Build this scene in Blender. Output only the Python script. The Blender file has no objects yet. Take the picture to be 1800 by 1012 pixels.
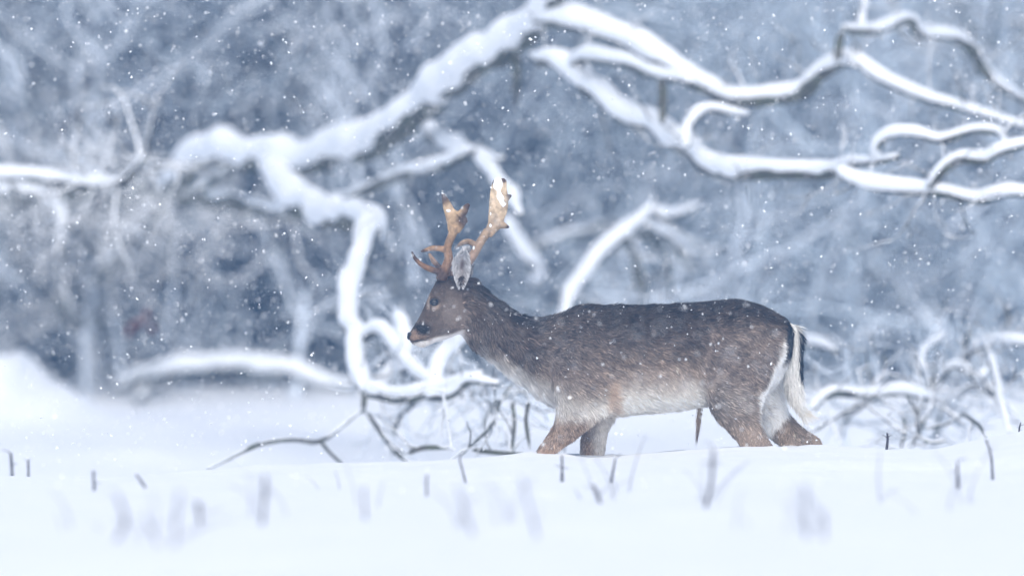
import bpy, math
import numpy as np
R = math.radians
scene = bpy.context.scene

# ------------------------------------------------------------------ camera
S, CD, CZ, YC = 0.0021, 42.0, 0.9, 800.0       # metres per photo pixel at the deer, deer distance, eye height, snow line
cam = bpy.data.cameras.new('camera')
cam.lens, cam.sensor_width = 400.0, 36.0
cam.shift_y = -0.0748
cam.clip_end = 600.0
cam.dof.use_dof = True
cam.dof.focus_distance = CD - 0.10
cam.dof.aperture_fstop = 1.95
camo = bpy.data.objects.new('camera', cam)
camo.location = (0, -CD, CZ)
camo.rotation_euler = (R(90), 0, 0)
scene.collection.objects.link(camo)
scene.camera = camo

# ------------------------------------------------------------------ sky and sun (overcast, snowing)
SUN_EL, SUN_AZ = 44.0, 178.0                    # azimuth clockwise from +Y: behind the camera
world = bpy.data.worlds.new('World')
scene.world = world
world.use_nodes = True
wn, wl = world.node_tree.nodes, world.node_tree.links
wn.clear()
sky = wn.new('ShaderNodeTexSky'); sky.sky_type = 'NISHITA'; sky.sun_disc = False
sky.sun_elevation, sky.sun_rotation = R(SUN_EL), R(SUN_AZ)
sky.air_density, sky.dust_density, sky.ozone_density = 1.0, 2.0, 1.5
hs = wn.new('ShaderNodeHueSaturation'); hs.inputs['Saturation'].default_value = 0.70
bg = wn.new('ShaderNodeBackground'); bg.inputs['Strength'].default_value = 0.15
wo = wn.new('ShaderNodeOutputWorld')
wl.new(sky.outputs[0], hs.inputs['Color']); wl.new(hs.outputs[0], bg.inputs['Color']); wl.new(bg.outputs[0], wo.inputs[0])
sun = bpy.data.lights.new('sun', 'SUN')
sun.energy, sun.angle, sun.color = 1.9, R(50), (1.0, 0.965, 0.92)
suno = bpy.data.objects.new('sun', sun)
suno.rotation_euler = (R(90 - SUN_EL), 0, R(180 - SUN_AZ))
scene.collection.objects.link(suno)
vs = scene.view_settings
vs.view_transform, vs.look, vs.gamma, vs.use_curve_mapping = 'Standard', 'None', 1.0, False
vs.exposure = 0.24
cy = scene.cycles
cy.use_denoising = True
try:
    cy.denoiser = 'OPENIMAGEDENOISE'; cy.denoising_input_passes = 'RGB_ALBEDO_NORMAL'; cy.denoising_prefilter = 'ACCURATE'
except Exception:
    pass
cy.max_bounces, cy.diffuse_bounces, cy.volume_bounces, cy.transparent_max_bounces = 8, 5, 1, 4

# ------------------------------------------------------------------ helpers
rng = np.random.default_rng(11)
COL = scene.collection

def P(px, py, D=CD):
    k = np.asarray(D, float) / CD
    px, py = np.asarray(px, float), np.asarray(py, float)
    return np.stack(np.broadcast_arrays((px - 900) * S * k, k * CD - CD, CZ + ((YC - py) * S - CZ) * k), -1)

def sm(a, b, x):
    t = np.clip((np.asarray(x, float) - a) / (b - a), 0, 1)
    return t * t * (3 - 2 * t)

def _h(i, j, k, s):
    n = (i * 374761393 + j * 668265263 + k * 2147483647 + s * 1274126177) & 0xFFFFFFFF
    n = ((n ^ (n >> 13)) * 1274126177) & 0xFFFFFFFF
    n = ((n ^ (n >> 16)) * 2246822519) & 0xFFFFFFFF
    return ((n ^ (n >> 15)) & 0xFFFFFF) / float(0xFFFFFF)

def vn(p, f, s=0):
    """smooth value noise in -1..1 of (n,3) points"""
    q = np.asarray(p, float) * f + 1000.0
    i = np.floor(q).astype(np.int64); t = q - i; t = t * t * (3 - 2 * t)
    r = 0
    for a in (0, 1):
        for b in (0, 1):
            for c in (0, 1):
                w = (t[..., 0] if a else 1 - t[..., 0]) * (t[..., 1] if b else 1 - t[..., 1]) * (t[..., 2] if c else 1 - t[..., 2])
                r = r + w * _h(i[..., 0] + a, i[..., 1] + b, i[..., 2] + c, s)
    return r * 2 - 1

def nrm(v):
    return v / np.maximum(np.linalg.norm(v, axis=-1, keepdims=True), 1e-9)

def mesh(name, V, F, smooth=True, col=None):
    V = np.asarray(V, np.float32)
    Fs = F if isinstance(F, list) else [F]
    Fs = [np.asarray(f, np.int32) for f in Fs if len(f)]
    me = bpy.data.meshes.new(name)
    me.vertices.add(len(V)); me.vertices.foreach_set('co', V.ravel())
    loops = np.concatenate([f.ravel() for f in Fs])
    sizes = np.concatenate([np.full(len(f), f.shape[1], np.int32) for f in Fs])
    starts = np.concatenate([[0], np.cumsum(sizes)[:-1]]).astype(np.int32)
    me.loops.add(len(loops)); me.loops.foreach_set('vertex_index', loops)
    me.polygons.add(len(sizes)); me.polygons.foreach_set('loop_start', starts)
    me.update(calc_edges=True)
    me.polygons.foreach_set('use_smooth', np.full(len(sizes), smooth, bool))
    if col is not None: setcol(me, col)
    return me

def setcol(me, col):
    a = me.color_attributes.new('Col', 'FLOAT_COLOR', 'POINT')
    c = np.ones((len(col), 4), np.float32); c[:, :3] = col
    a.data.foreach_set('color', c.ravel())

def obj(name, me, mat=None, parent=None, kind=None, label=None, cat=None, group=None):
    o = bpy.data.objects.new(name, me); COL.objects.link(o)
    if mat is not None: me.materials.append(mat)
    if parent is not None:
        o.parent = parent; o.matrix_parent_inverse = parent.matrix_world.inverted() if parent.type != 'EMPTY' else parent.matrix_basis.inverted()
    for k, v in (('kind', kind), ('label', label), ('category', cat), ('group', group)):
        if v: o[k] = v
    return o

def thing(name, label, cat, loc, group=None):
    o = bpy.data.objects.new(name, None); COL.objects.link(o)
    o.location = loc; o.empty_display_size = 0.1
    o['label'] = label; o['category'] = cat
    if group: o['group'] = group
    return o

def cat_rom(pts, n):
    """resample rows of pts (k,d) with a Catmull-Rom spline to n rows"""
    pts = np.asarray(pts, float); k = len(pts)
    p = np.vstack([2 * pts[0] - pts[1], pts, 2 * pts[-1] - pts[-2]])
    u = np.linspace(0, k - 1, n); i = np.minimum(u.astype(int), k - 2); t = (u - i)[:, None]
    a, b, c, d = p[i], p[i + 1], p[i + 2], p[i + 3]
    return 0.5 * (2 * b + (c - a) * t + (2 * a - 5 * b + 4 * c - d) * t ** 2 + (3 * b - a - 3 * c + d) * t ** 3)

def ring_faces(n, m, cap=True):
    i, j = np.meshgrid(np.arange(n - 1), np.arange(m), indexing='ij')
    a = i * m + j; b = i * m + (j + 1) % m
    q = np.stack([a, b, b + m, a + m], -1).reshape(-1, 4)
    out = [q]
    if cap:
        t = np.array([[0, j + 1, j] for j in range(1, m - 1)]); e = (n - 1) * m
        out.append(np.vstack([t, e + t[:, ::-1]]))
    return out

def tubes(C, Rad, sides=3, flat=None):
    """C (N,K,3) centre lines, Rad (N,K): one mesh of N tubes -> V, F"""
    N, K, _ = C.shape
    T = nrm(np.gradient(C, axis=1))
    ref = np.where(np.abs(T[..., 1:2]) > 0.9, np.array([1.0, 0, 0]), np.array([0, 1.0, 0]))
    A = nrm(np.cross(T, ref)); B = np.cross(T, A)
    th = np.arange(sides) / sides * 2 * math.pi
    V = C[:, :, None] + Rad[:, :, None, None] * (A[:, :, None] * np.cos(th)[:, None] + B[:, :, None] * np.sin(th)[:, None])
    i, k, j = np.meshgrid(np.arange(N), np.arange(K - 1), np.arange(sides), indexing='ij')
    a = (i * K + k) * sides + j; b = (i * K + k) * sides + (j + 1) % sides
    F = np.stack([a, b, b + sides, a + sides], -1).reshape(-1, 4)
    return V.reshape(-1, 3), F

# ------------------------------------------------------------------ materials
def mat(name):
    m = bpy.data.materials.new(name); m.use_nodes = True
    b = m.node_tree.nodes['Principled BSDF']
    return m, m.node_tree.nodes, m.node_tree.links, b

def noise(nt, lk, scale, detail=4, rough=0.6, coord=None):
    n = nt.new('ShaderNodeTexNoise'); n.inputs['Scale'].default_value = scale; n.inputs['Detail'].default_value = detail
    n.inputs['Roughness'].default_value = rough
    c = nt.new('ShaderNodeNewGeometry'); lk.new(c.outputs['Position'], n.inputs['Vector'])
    return n

def ramp(nt, lk, src, stops):
    r = nt.new('ShaderNodeValToRGB'); el = r.color_ramp.elements
    while len(el) < len(stops): el.new(0.5)
    for e, (p, c) in zip(el, stops): e.position = p; e.color = (*c, 1)
    lk.new(src, r.inputs[0]); return r

def bump(nt, lk, src, b, strength, dist):
    n = nt.new('ShaderNodeBump'); n.inputs['Strength'].default_value = strength; n.inputs['Distance'].default_value = dist
    lk.new(src, n.inputs['Height']); lk.new(n.outputs[0], b.inputs['Normal'])

SNOW_C = (0.86, 0.88, 0.91)
def snow_material(name, sc, dist):
    m, nt, lk, b = mat(name)
    n = noise(nt, lk, sc, 6, 0.65)
    r = ramp(nt, lk, n.outputs['Fac'], [(0.3, (0.84, 0.865, 0.90)), (0.7, (0.89, 0.905, 0.925))])
    lk.new(r.outputs[0], b.inputs['Base Color']); b.inputs['Roughness'].default_value = 0.75
    b.inputs['Specular IOR Level'].default_value = 0.2
    bump(nt, lk, n.outputs['Fac'], b, 0.5, dist)
    return m
M_SNOW = snow_material('snow', 9.0, 0.02)
M_CRUST = snow_material('snow_crust', 30.0, 0.01)

BARK = [(0.25, (0.030, 0.026, 0.022)), (0.5, (0.070, 0.060, 0.046)), (0.68, (0.060, 0.070, 0.034)), (0.85, (0.12, 0.10, 0.08))]
m, nt, lk, b = mat('mossy_bark')
n = noise(nt, lk, 14, 5, 0.7); r = ramp(nt, lk, n.outputs['Fac'], [(0.25, (0.045, 0.040, 0.034)), (0.45, (0.095, 0.085, 0.068)), (0.62, (0.085, 0.095, 0.055)), (0.74, (0.45, 0.46, 0.48))])
lk.new(r.outputs[0], b.inputs['Base Color']); b.inputs['Roughness'].default_value = 0.9
bump(nt, lk, n.outputs['Fac'], b, 0.8, 0.02); M_BARK = m

def snowy_bark(name, lo, hi, stops=BARK, nsc=6.0, namp=0.9, drift=0.0, snow_c=SNOW_C):
    """bark with snow lodged on the upper and windward sides of the surface"""
    m, nt, lk, b = mat(name)
    n = noise(nt, lk, 14, 4, 0.7); r = ramp(nt, lk, n.outputs['Fac'], stops)
    g = nt.new('ShaderNodeNewGeometry'); d = nt.new('ShaderNodeVectorMath'); d.operation = 'DOT_PRODUCT'
    lk.new(g.outputs['Normal'], d.inputs[0]); d.inputs[1].default_value = (-0.15, -0.42, 0.86)
    n2 = noise(nt, lk, nsc, 3, 0.6)
    ma = nt.new('ShaderNodeMath'); ma.operation = 'MULTIPLY_ADD'; lk.new(n2.outputs['Fac'], ma.inputs[0])
    ma.inputs[1].default_value = namp; lk.new(d.outputs['Value'], ma.inputs[2])
    if drift:
        sx = nt.new('ShaderNodeSeparateXYZ'); lk.new(g.outputs['Position'], sx.inputs[0])
        m2 = nt.new('ShaderNodeMapRange'); m2.inputs['From Min'].default_value = -0.5; m2.inputs['From Max'].default_value = 4.0
        m2.inputs['To Max'].default_value = drift; lk.new(sx.outputs[0], m2.inputs['Value'])
        m3 = nt.new('ShaderNodeMath'); lk.new(ma.outputs[0], m3.inputs[0]); lk.new(m2.outputs[0], m3.inputs[1]); ma = m3
    mr = nt.new('ShaderNodeMapRange'); mr.interpolation_type = 'SMOOTHSTEP'
    mr.inputs['From Min'].default_value = lo; mr.inputs['From Max'].default_value = hi
    lk.new(ma.outputs[0], mr.inputs['Value'])
    mx = nt.new('ShaderNodeMix'); mx.data_type = 'RGBA'
    lk.new(mr.outputs[0], mx.inputs['Factor']); lk.new(r.outputs[0], mx.inputs[6]); mx.inputs[7].default_value = (*snow_c, 1)
    lk.new(mx.outputs[2], b.inputs['Base Color']); b.inputs['Roughness'].default_value = 0.85
    return m
M_TWIG = snowy_bark('snowy_twig_bark', 0.60, 1.10, BARK, 9.0, 0.9)
M_THICK = snowy_bark('snowy_thicket_bark', 1.04, 1.50, [(0.3, (0.026, 0.031, 0.042)), (0.55, (0.040, 0.046, 0.058)), (0.8, (0.070, 0.068, 0.076))], 0.8, 1.1, 1.10, (0.70, 0.81, 0.92))  # blue of distant haze and shade is put into bark and snow colours

M_FROST = snowy_bark('frosted_bough_bark', 0.30, 0.85, BARK, 2.5, 0.9, 0.3, (0.76, 0.83, 0.92))

def attr_material(name, rough, nsc=None, var=0.0, spec=0.25, sheen=0.0):
    m, nt, lk, b = mat(name)
    a = nt.new('ShaderNodeAttribute'); a.attribute_name = 'Col'
    out = a.outputs['Color']
    if nsc:
        n = noise(nt, lk, nsc, 5, 0.7)
        mr = nt.new('ShaderNodeMapRange'); mr.inputs['To Min'].default_value = 1 - var; mr.inputs['To Max'].default_value = 1 + var
        mr.inputs['From Min'].default_value = 0.3; mr.inputs['From Max'].default_value = 0.7
        lk.new(n.outputs['Fac'], mr.inputs['Value'])
        vm = nt.new('ShaderNodeVectorMath'); vm.operation = 'SCALE'; lk.new(out, vm.inputs[0]); lk.new(mr.outputs[0], vm.inputs['Scale'])
        out = vm.outputs[0]
        bump(nt, lk, n.outputs['Fac'], b, 0.6, 0.004)
    lk.new(out, b.inputs['Base Color']); b.inputs['Roughness'].default_value = rough
    b.inputs['Specular IOR Level'].default_value = spec
    b.inputs['Sheen Weight'].default_value = sheen
    return m
M_COAT = attr_material('deer_coat', 0.7, None, 0, 0.2, 0.0)
M_ANTLER = attr_material('antler_bone', 0.55, 60.0, 0.4, 0.35)
def plain(name, c, rough, spec=0.5):
    m, nt, lk, b = mat(name); n = noise(nt, lk, 80, 3)
    r = ramp(nt, lk, n.outputs['Fac'], [(0.3, tuple(x * 0.8 for x in c)), (0.7, tuple(min(1, x * 1.2) for x in c))])
    lk.new(r.outputs[0], b.inputs['Base Color'])
    b.inputs['Roughness'].default_value = rough; b.inputs['Specular IOR Level'].default_value = spec; return m
M_EYE = plain('deer_eye', (0.012, 0.011, 0.014), 0.08, 0.6)
M_NOSE = plain('wet_nose', (0.012, 0.012, 0.014), 0.3, 0.5)
M_LEAF = plain('russet_leaf', (0.24, 0.075, 0.045), 0.7, 0.2)
M_STALK = plain('dark_stalk_bark', (0.060, 0.050, 0.058), 0.8, 0.2)
M_FLAKE = plain('falling_flake', (0.92, 0.93, 0.95), 0.6, 0.2)

# ------------------------------------------------------------------ snow ground
CREST = np.array([(-400, 842), (0, 838), (100, 841), (200, 838), (350, 826), (480, 816), (600, 815), (720, 811), (800, 809), (900, 800),
                  (950, 798), (1060, 803), (1130, 797), (1200, 790), (1300, 786), (1440, 788), (1560, 790), (1640, 786), (1700, 776), (1800, 760), (1900, 752), (2300, 760)], float)
def gz(x, y):
    x, y = np.broadcast_arrays(np.asarray(x, float), np.asarray(y, float))
    p = np.stack([x, y, 0 * x], -1)
    zc = (YC - np.interp(x / S + 900, CREST[:, 0], CREST[:, 1])) * S
    zf = zc * 0.2 - 0.02 + 0.022 * vn(p, 0.33, 3)
    zb = -0.30 + 0.045 * vn(p, 0.35, 4) + 0.035 * vn(p, 0.9, 5) + 0.0105 * np.clip(y - 2, 0, 20) + 0.02 * np.maximum(y - 22, 0)
    z = zc + (zf - zc) * sm(-0.3, -3.5, y)
    z = z + (zb - z) * sm(0.14, 1.4, y)
    bx = (x + 2.72) / 0.40; by = (y - 15.6) / 0.9
    z = z + (0.30 * np.exp(-np.abs(bx) ** 2.6 - by ** 2) + 0.10 * np.exp(-((x + 2.25) / 0.20) ** 2 - ((y - 15.0) / 0.7) ** 2)) * (1 + 0.45 * vn(p, 5, 11) + 0.22 * vn(p, 12, 12))
    near = np.exp(-(y / 0.45) ** 2)
    z = z + near * (0.007 * vn(p, 2.6, 9) + 0.005 * vn(p, 9, 10))
    for lx, ly in ((955, -.105), (1041, .10), (1333, -.105), (1420, .10)):
        rr = np.hypot(x - (lx - 900) * S, y - ly); z = z + 0.010 * np.exp(-((rr - 0.07) / 0.035) ** 2)
    return z + (0.015 * vn(p, 1.7, 6) + 0.008 * vn(p, 4.1, 16)) * sm(0.2, 1.5, np.abs(y)) + 0.004 * vn(p, 6, 7) + 0.0015 * vn(p, 17, 8)

def on_ground(px, py):
    """world point where the sight line through a photo pixel meets the snow in front of the crest"""
    for D in np.arange(24.0, CD - 0.1, 0.05):
        q = P(px, py, D)
        if q[2] <= gz(q[0], q[1]): return q, D
    return P(px, py, CD - 0.15), CD - 0.15

gx = np.concatenate([-np.geomspace(140, 4.2, 26), np.linspace(-4, 4, 230), np.geomspace(4.2, 140, 26)])
gy = np.concatenate([-np.geomspace(75, 18.5, 14), np.linspace(-18, -1, 110), np.linspace(-0.9, 3, 90), np.linspace(3.1, 26, 100), np.geomspace(27, 170, 22)])
GX, GY = np.meshgrid(gx, gy, indexing='ij')
V = np.stack([GX, GY, gz(GX, GY)], -1).reshape(-1, 3)
i, j = np.meshgrid(np.arange(len(gx) - 1), np.arange(len(gy) - 1), indexing='ij'); ny = len(gy)
F = np.stack([i * ny + j, (i + 1) * ny + j, (i + 1) * ny + j + 1, i * ny + j + 1], -1).reshape(-1, 4)
obj('snow_ground', mesh('snow_ground', V, F), M_SNOW, kind='structure')

# ------------------------------------------------------------------ snow-laden limbs
def limb(parent, pts, D, w, snow=1.0, seed=0, name='limb', bark=None, taper=True, front=0.52):
    """pts: photo trace; D: distance at the ends (or per point); w: full width in photo pixels at the ends or per point"""
    k = len(pts)
    D = np.interp(np.linspace(0, 1, k), np.linspace(0, 1, len(np.atleast_1d(D))), np.atleast_1d(D))
    w = np.interp(np.linspace(0, 1, k), np.linspace(0, 1, len(np.atleast_1d(w))), np.atleast_1d(w))
    D = np.where(D > 47, 47 + (D - 47) * 1.3, D)
    a = np.array(pts, float)
    L = np.hypot(*np.diff(a, axis=0).T).sum()
    n = int(max(8, L / 9))
    row = cat_rom(np.column_stack([a, D, w]), n)
    C = P(row[:, 0], row[:, 1], row[:, 2]); W = row[:, 3] * S * row[:, 2] / CD
    W = W * 0.95
    T = nrm(np.gradient(C, axis=0))
    wig = np.stack([vn(C + seed, 5.0, 21), vn(C + seed, 5.0, 22), vn(C + seed, 5.0, 23)], -1)
    C = C + wig * W[:, None] * 0.22
    ref = np.array([0, 1.0, 0]); A = nrm(np.cross(T, ref) + 1e-6); B = np.cross(T, A)
    m = 12; th = np.arange(m) / m * 2 * math.pi
    ringd = A[:, None] * np.cos(th)[:, None] + B[:, None] * np.sin(th)[:, None]
    u_ = np.linspace(0, 1, n); tap = 0.25 + 0.75 * sm(0, 0.05, u_) * (1 - 0.65 * sm(0.78, 1.0, u_) * (1 if taper else 0) - 0.7 * sm(0.96, 1.0, u_) * (0 if taper else 1))
    rb = W * 0.43 * tap
    Vb = C[:, None] + ringd * rb[:, None, None]
    Vb = Vb + ringd * (vn(Vb + seed, 22, 24) * 0.14)[..., None] * rb[:, None, None]
    o = obj(name, mesh(name, Vb.reshape(-1, 3), ring_faces(n, m)), bark or M_BARK, parent)
    if snow > 0:
        off = np.array([-0.05, -front, 0.80]); off = off - T * (T @ off)[:, None]
        cov = np.clip(0.98 + 0.22 * vn(C + 3.3 * seed, 3.0, 25) + 0.07 * vn(C + seed, 9.0, 26), 0.35, 1.25)
        rs = W * 0.47 * np.minimum(snow, 1.1) * tap * cov
        Cs = C + off * (W * 0.24 * np.clip(snow, 0.6, 1.2))[:, None]
        Vs = Cs[:, None] + ringd * rs[:, None, None]
        Vs = Vs + ringd * (vn(Vs + seed, 4, 27) * 0.18 + vn(Vs + seed, 12, 28) * 0.10 + vn(Vs + seed, 34, 29) * 0.03)[..., None] * rs[:, None, None]
        obj('snow_cover', mesh('snow_cover', Vs.reshape(-1, 3), ring_faces(n, m)), M_CRUST, o)
    return C, W

def twig_lines(Cs, Ws, n, L, rad, up=0.3, seed=1, droop=0.0, depth=1):
    """random crooked twigs sprouting from limb centre lines -> list of centre lines (N,6,3) and radii (N,6)"""
    g = np.random.default_rng(seed)
    allC = np.concatenate(Cs); K = 6
    idx = g.integers(0, len(allC), n); p0 = allC[idx]
    d = nrm(g.normal(size=(n, 3)) * [1, 0.8, 1] + [0, 0, up])
    out, rr = [], []
    for lev in range(depth + 1):
        LL = g.uniform(*L, size=len(p0)) * (0.6 ** lev)
        pts = [p0]; dd = d
        for k in range(K - 1):
            dd = nrm(dd + g.normal(size=dd.shape) * 0.2 + [0, 0, -droop])
            pts.append(pts[-1] + dd * (LL / (K - 1))[:, None])
        Cn = np.stack(pts, 1); r0 = g.uniform(*rad, size=len(p0)) * (0.65 ** lev)
        out.append(Cn); rr.append(r0[:, None] * np.linspace(1, 0.35, K))
        if lev < depth:
            sel = np.repeat(np.arange(len(p0)), 2); kk = g.integers(2, K, len(sel))
            p0 = Cn[sel, kk]; d = nrm(nrm(Cn[sel, -1] - Cn[sel, 0]) + g.normal(size=(len(sel), 3)) * 0.8)
    return np.concatenate(out), np.concatenate(rr)

def add_twigs(parent, Cs, Ws, n, L=(0.12, 0.45), rad=(0.006, 0.016), up=0.3, seed=1, droop=0.0, depth=1, m=None):
    C, r = twig_lines(Cs, Ws, n, L, rad, up, seed, droop, depth)
    V, F = tubes(C, r, 5)
    obj('twigs', mesh('twigs', V, F), m or M_TWIG, parent, kind='stuff')

def tree(name, label, cat, base, limbs, twigs=None, group=None, twig_on=None):
    t = thing(name, label, cat, tuple(float(v) for v in base), group)
    Cs, Ws = [], []
    for q, l in enumerate(limbs):
        C, W = limb(t, l[0], l[1], l[2], *(l[3:4] or [1.0]), seed=q * 7 + len(name), **(l[4] if len(l) > 4 else {}))
        Cs.append(C); Ws.append(W)
    if twigs: add_twigs(t, Cs if twig_on is None else [Cs[q] for q in twig_on], Ws, **twigs)
    return t

# the big bowed oak: thick limb from the top centre down to the left, two long limbs to the right
tree('bowed_oak', 'large bowed oak with thick snow-covered limbs arching across the picture behind the deer', 'tree', P(330, 330, 54) * [1, 1, 0], [
    ([(985, -60), (960, 0), (935, 50), (880, 85), (820, 115), (770, 155), (735, 195), (670, 240), (600, 268), (510, 282), (430, 275), (370, 268), (325, 300), (290, 330)], (49.5, 51, 54), (56, 58, 70, 70, 64, 56, 56, 48), 1.15, {'name': 'trunk', 'taper': False, 'front': 0.95}),
    ([(945, 40), (1000, 36), (1060, 50), (1110, 76), (1180, 116), (1250, 152), (1310, 166), (1400, 158), (1440, 130), (1475, 108), (1510, 110), (1560, 138), (1620, 168), (1700, 194), (1770, 214), (1850, 235)], (49.8, 48.5), (48, 46, 42, 40, 28, 24, 22)),
    ([(930, 96), (990, 118), (1050, 162), (1110, 203), (1170, 234), (1220, 272), (1270, 297), (1330, 300), (1450, 298), (1500, 290), (1575, 278)], (49.8, 47.5), (34, 42, 42, 44, 36, 24)),
    ([(990, 120), (1030, 100), (1090, 108), (1150, 130), (1215, 148)], (49.6, 48.6), (28, 30, 24)),
    ([(1206, 262), (1206, 230), (1222, 204), (1255, 193), (1315, 202)], (48.4, 48.6), (22, 24, 18)),
    ([(1470, 300), (1520, 318), (1600, 330), (1650, 336), (1722, 352), (1780, 338), (1860, 350)], (47.6, 47.2), (24, 30, 28, 24)),
    ([(1632, 334), (1655, 302), (1690, 281), (1730, 280), (1765, 262), (1850, 245)], (47.4, 47.2), (26, 28, 26)),
    ([(1540, 284), (1540, 254), (1565, 236), (1610, 236), (1655, 246), (1710, 230), (1755, 232), (1768, 258)], (47.6, 47.3), (22, 22, 22, 18)),
    ([(1472, 112), (1474, 82), (1482, 54)], (48.8, 48.9), (20, 16), 0.5),
    ([(1478, 50), (1530, 54), (1570, 42), (1600, 36), (1622, 60), (1680, 66), (1715, 96), (1745, 140), (1790, 170), (1850, 190)], (48.9, 50.5), (20, 26, 24, 26, 24, 18)),
    ([(1513, 50), (1518, 20), (1532, -30)], (49, 49.4), (18, 16)),
    ([(1165, 140), (1167, 175), (1164, 216)], (48.8, 48.6), (20, 18), 0.0),
    ([(906, 92), (907, 140), (905, 190)], (50, 50.4), (26, 12), 0.0),
    ([(465, 285), (495, 325), (540, 360), (590, 382), (635, 382), (652, 398), (640, 430), (624, 470), (612, 520), (620, 575), (630, 630), (640, 688)], (52.5, 49, 47.2), (50, 52, 50, 42, 40, 38, 36), 1.1, {'taper': False, 'front': 0.8}),
    ([(738, 222), (780, 248), (825, 268), (885, 282)], (51.5, 49.8), (34, 30, 18)),
    ([(835, 262), (760, 292), (700, 310), (640, 335), (580, 350)], (50, 51.5), (24, 24, 20)),
    ([(828, 266), (862, 300), (890, 340), (916, 378)], (50.2, 49), (30, 30, 22)),
    ([(335, 345), (420, 352), (500, 372), (545, 378)], (53.5, 51.6), (28, 26, 20), 0.8),
    ([(345, 335), (380, 305), (410, 290)], (53, 53.4), (28, 24), 0.8),
    ([(640, 684), (640, 705), (638, 724)], (47.0, 46.8), (13, 11), 0.0, {'taper': False}),
    ([(640, 716), (600, 748), (562, 774), (520, 772), (478, 776), (430, 792), (365, 826)], (46.8, 45.8), (8, 9, 10, 9), 0.7),
    ([(560, 772), (580, 795), (606, 820)], (46.5, 46.1), (8, 7), 0.5),
    ([(643, 722), (668, 756), (690, 786), (720, 816)], (46.8, 46.0), (9, 11, 11), 0.6),
    ([(640, 690), (690, 696), (740, 688), (800, 672), (850, 662)], (47.2, 46.6), (32, 32, 24)),
    ([(742, 690), (790, 692), (830, 668), (878, 676)], (46.6, 46.2), (24, 24, 18)),
    ([(762, 684), (775, 640), (792, 612), (818, 590)], (47, 47.6), (32, 34, 30), 1.1),
    ([(660, 690), (690, 655), (712, 622), (706, 570), (698, 552)], (47.4, 48), (24, 30, 30, 24), 1.1),
    ([(700, 610), (735, 655), (765, 678)], (47.4, 47), (24, 26)),
    ([(630, 596), (660, 580), (690, 600), (710, 630)], (47.8, 47.4), (26, 26)),
], twigs=dict(n=120, L=(0.07, 0.30), rad=(0.003, 0.008), up=0.15, seed=3), twig_on=(1, 2, 5, 6, 7, 9, 13, 14, 17, 24, 25, 26, 28))

tree('toppled_tree', 'dark toppled tree along the left edge, its snowy branch ending in an upturned tip', 'log', P(100, 400, 56) * [1, 1, 0], [
    ([(-120, 352), (0, 350), (130, 346), (230, 342), (330, 345), (430, 368), (520, 386)], (57, 54), (38, 40, 36, 30, 20), 0.45, {'name': 'trunk'}),
    ([(-110, 306), (0, 308), (80, 314), (150, 318), (216, 318), (232, 304), (252, 276)], (51, 50.5), (26, 28, 28, 26, 16)),
    ([(-60, 330), (30, 332), (90, 345), (106, 372), (104, 420)], (55, 54.5), (24, 22, 18)),
], twigs=dict(n=110, L=(0.15, 0.5), rad=(0.006, 0.014), up=-0.5, seed=5))

tree('snowy_sapling', 'bushy sapling plastered white with snow, forking upward below the fallen trunk', 'tree', P(165, 690, 58) * [1, 1, 0], [
    ([(168, 700), (162, 640), (150, 585), (158, 520), (172, 470), (172, 430)], (58, 57.5), (26, 26, 26, 28, 26), 1.1, {'name': 'trunk'}),
    ([(150, 580), (125, 555), (98, 520)], (57.8, 57.4), (30, 26), 1.1),
    ([(170, 490), (205, 450), (228, 418), (262, 392), (292, 352)], (57.6, 56.8), (32, 40, 30, 24), 1.1),
    ([(172, 440), (160, 405), (140, 370), (128, 345)], (57.5, 57), (28, 24), 1.1),
    ([(172, 440), (190, 400), (192, 368)], (57.5, 57.2), (26, 24), 1.1),
    ([(120, 500), (112, 460), (102, 410), (95, 360)], (58, 57.5), (20, 18), 1.0),
    ([(60, 500), (62, 440), (55, 380)], (58.4, 58), (22, 18), 1.0),
], twigs=dict(n=220, L=(0.15, 0.6), rad=(0.007, 0.016), up=0.5, seed=8))

tree('fallen_log', 'pale snow-covered log resting low across the meadow edge left of the bowed oak', 'log', P(420, 690, 60) * [1, 1, 0], [
    ([(210, 684), (260, 662), (310, 646), (400, 642), (500, 654), (620, 678)], (57.5, 56.5), (34, 36, 40, 36), 1.0, {'name': 'trunk'}),
    ([(300, 664), (255, 688), (240, 702)], (57.5, 57), (26, 22), 1.0),
])

tree('leaning_dead_branch', 'leaning dead branch with loose frayed top, rising from behind the deer\'s shoulder', 'branch', P(1000, 640, 52) * [1, 1, 0], [
    ([(985, 640), (996, 545), (1010, 500), (1035, 460), (1070, 430), (1105, 402), (1136, 372), (1146, 350)], (51, 51.8), (30, 28, 30, 34, 24, 10), 1.0, {'name': 'stem'}),
    ([(1140, 372), (1175, 376), (1205, 370), (1234, 356)], (51.8, 52.2), (26, 22, 12), 1.0),
    ([(1112, 410), (1140, 420), (1170, 455), (1180, 520)], (51.8, 52.4), (10, 9), 0.5),
    ([(1100, 412), (1120, 460), (1135, 520)], (52.5, 53), (20, 26), 1.0),
    ([(1130, 400), (1180, 420), (1215, 470)], (53, 54), (22, 24), 0.9),
], twigs=dict(n=14, L=(0.2, 0.55), rad=(0.005, 0.010), up=-0.5, seed=9, depth=0))

tree('hanging_branch', 'blurred broken branch hanging down between the antlers and the leaning dead branch', 'branch', P(935, 500, 55) * [1, 1, 0], [
    ([(885, 380), (908, 425), (932, 456), (944, 480), (936, 506)], (54.5, 54.8), (22, 26, 22), 1.0, {'name': 'stem'}),
    ([(925, 436), (980, 416), (1040, 404), (1090, 390)], (55.5, 56.5), (18, 20, 14), 0.7),
])

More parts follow.
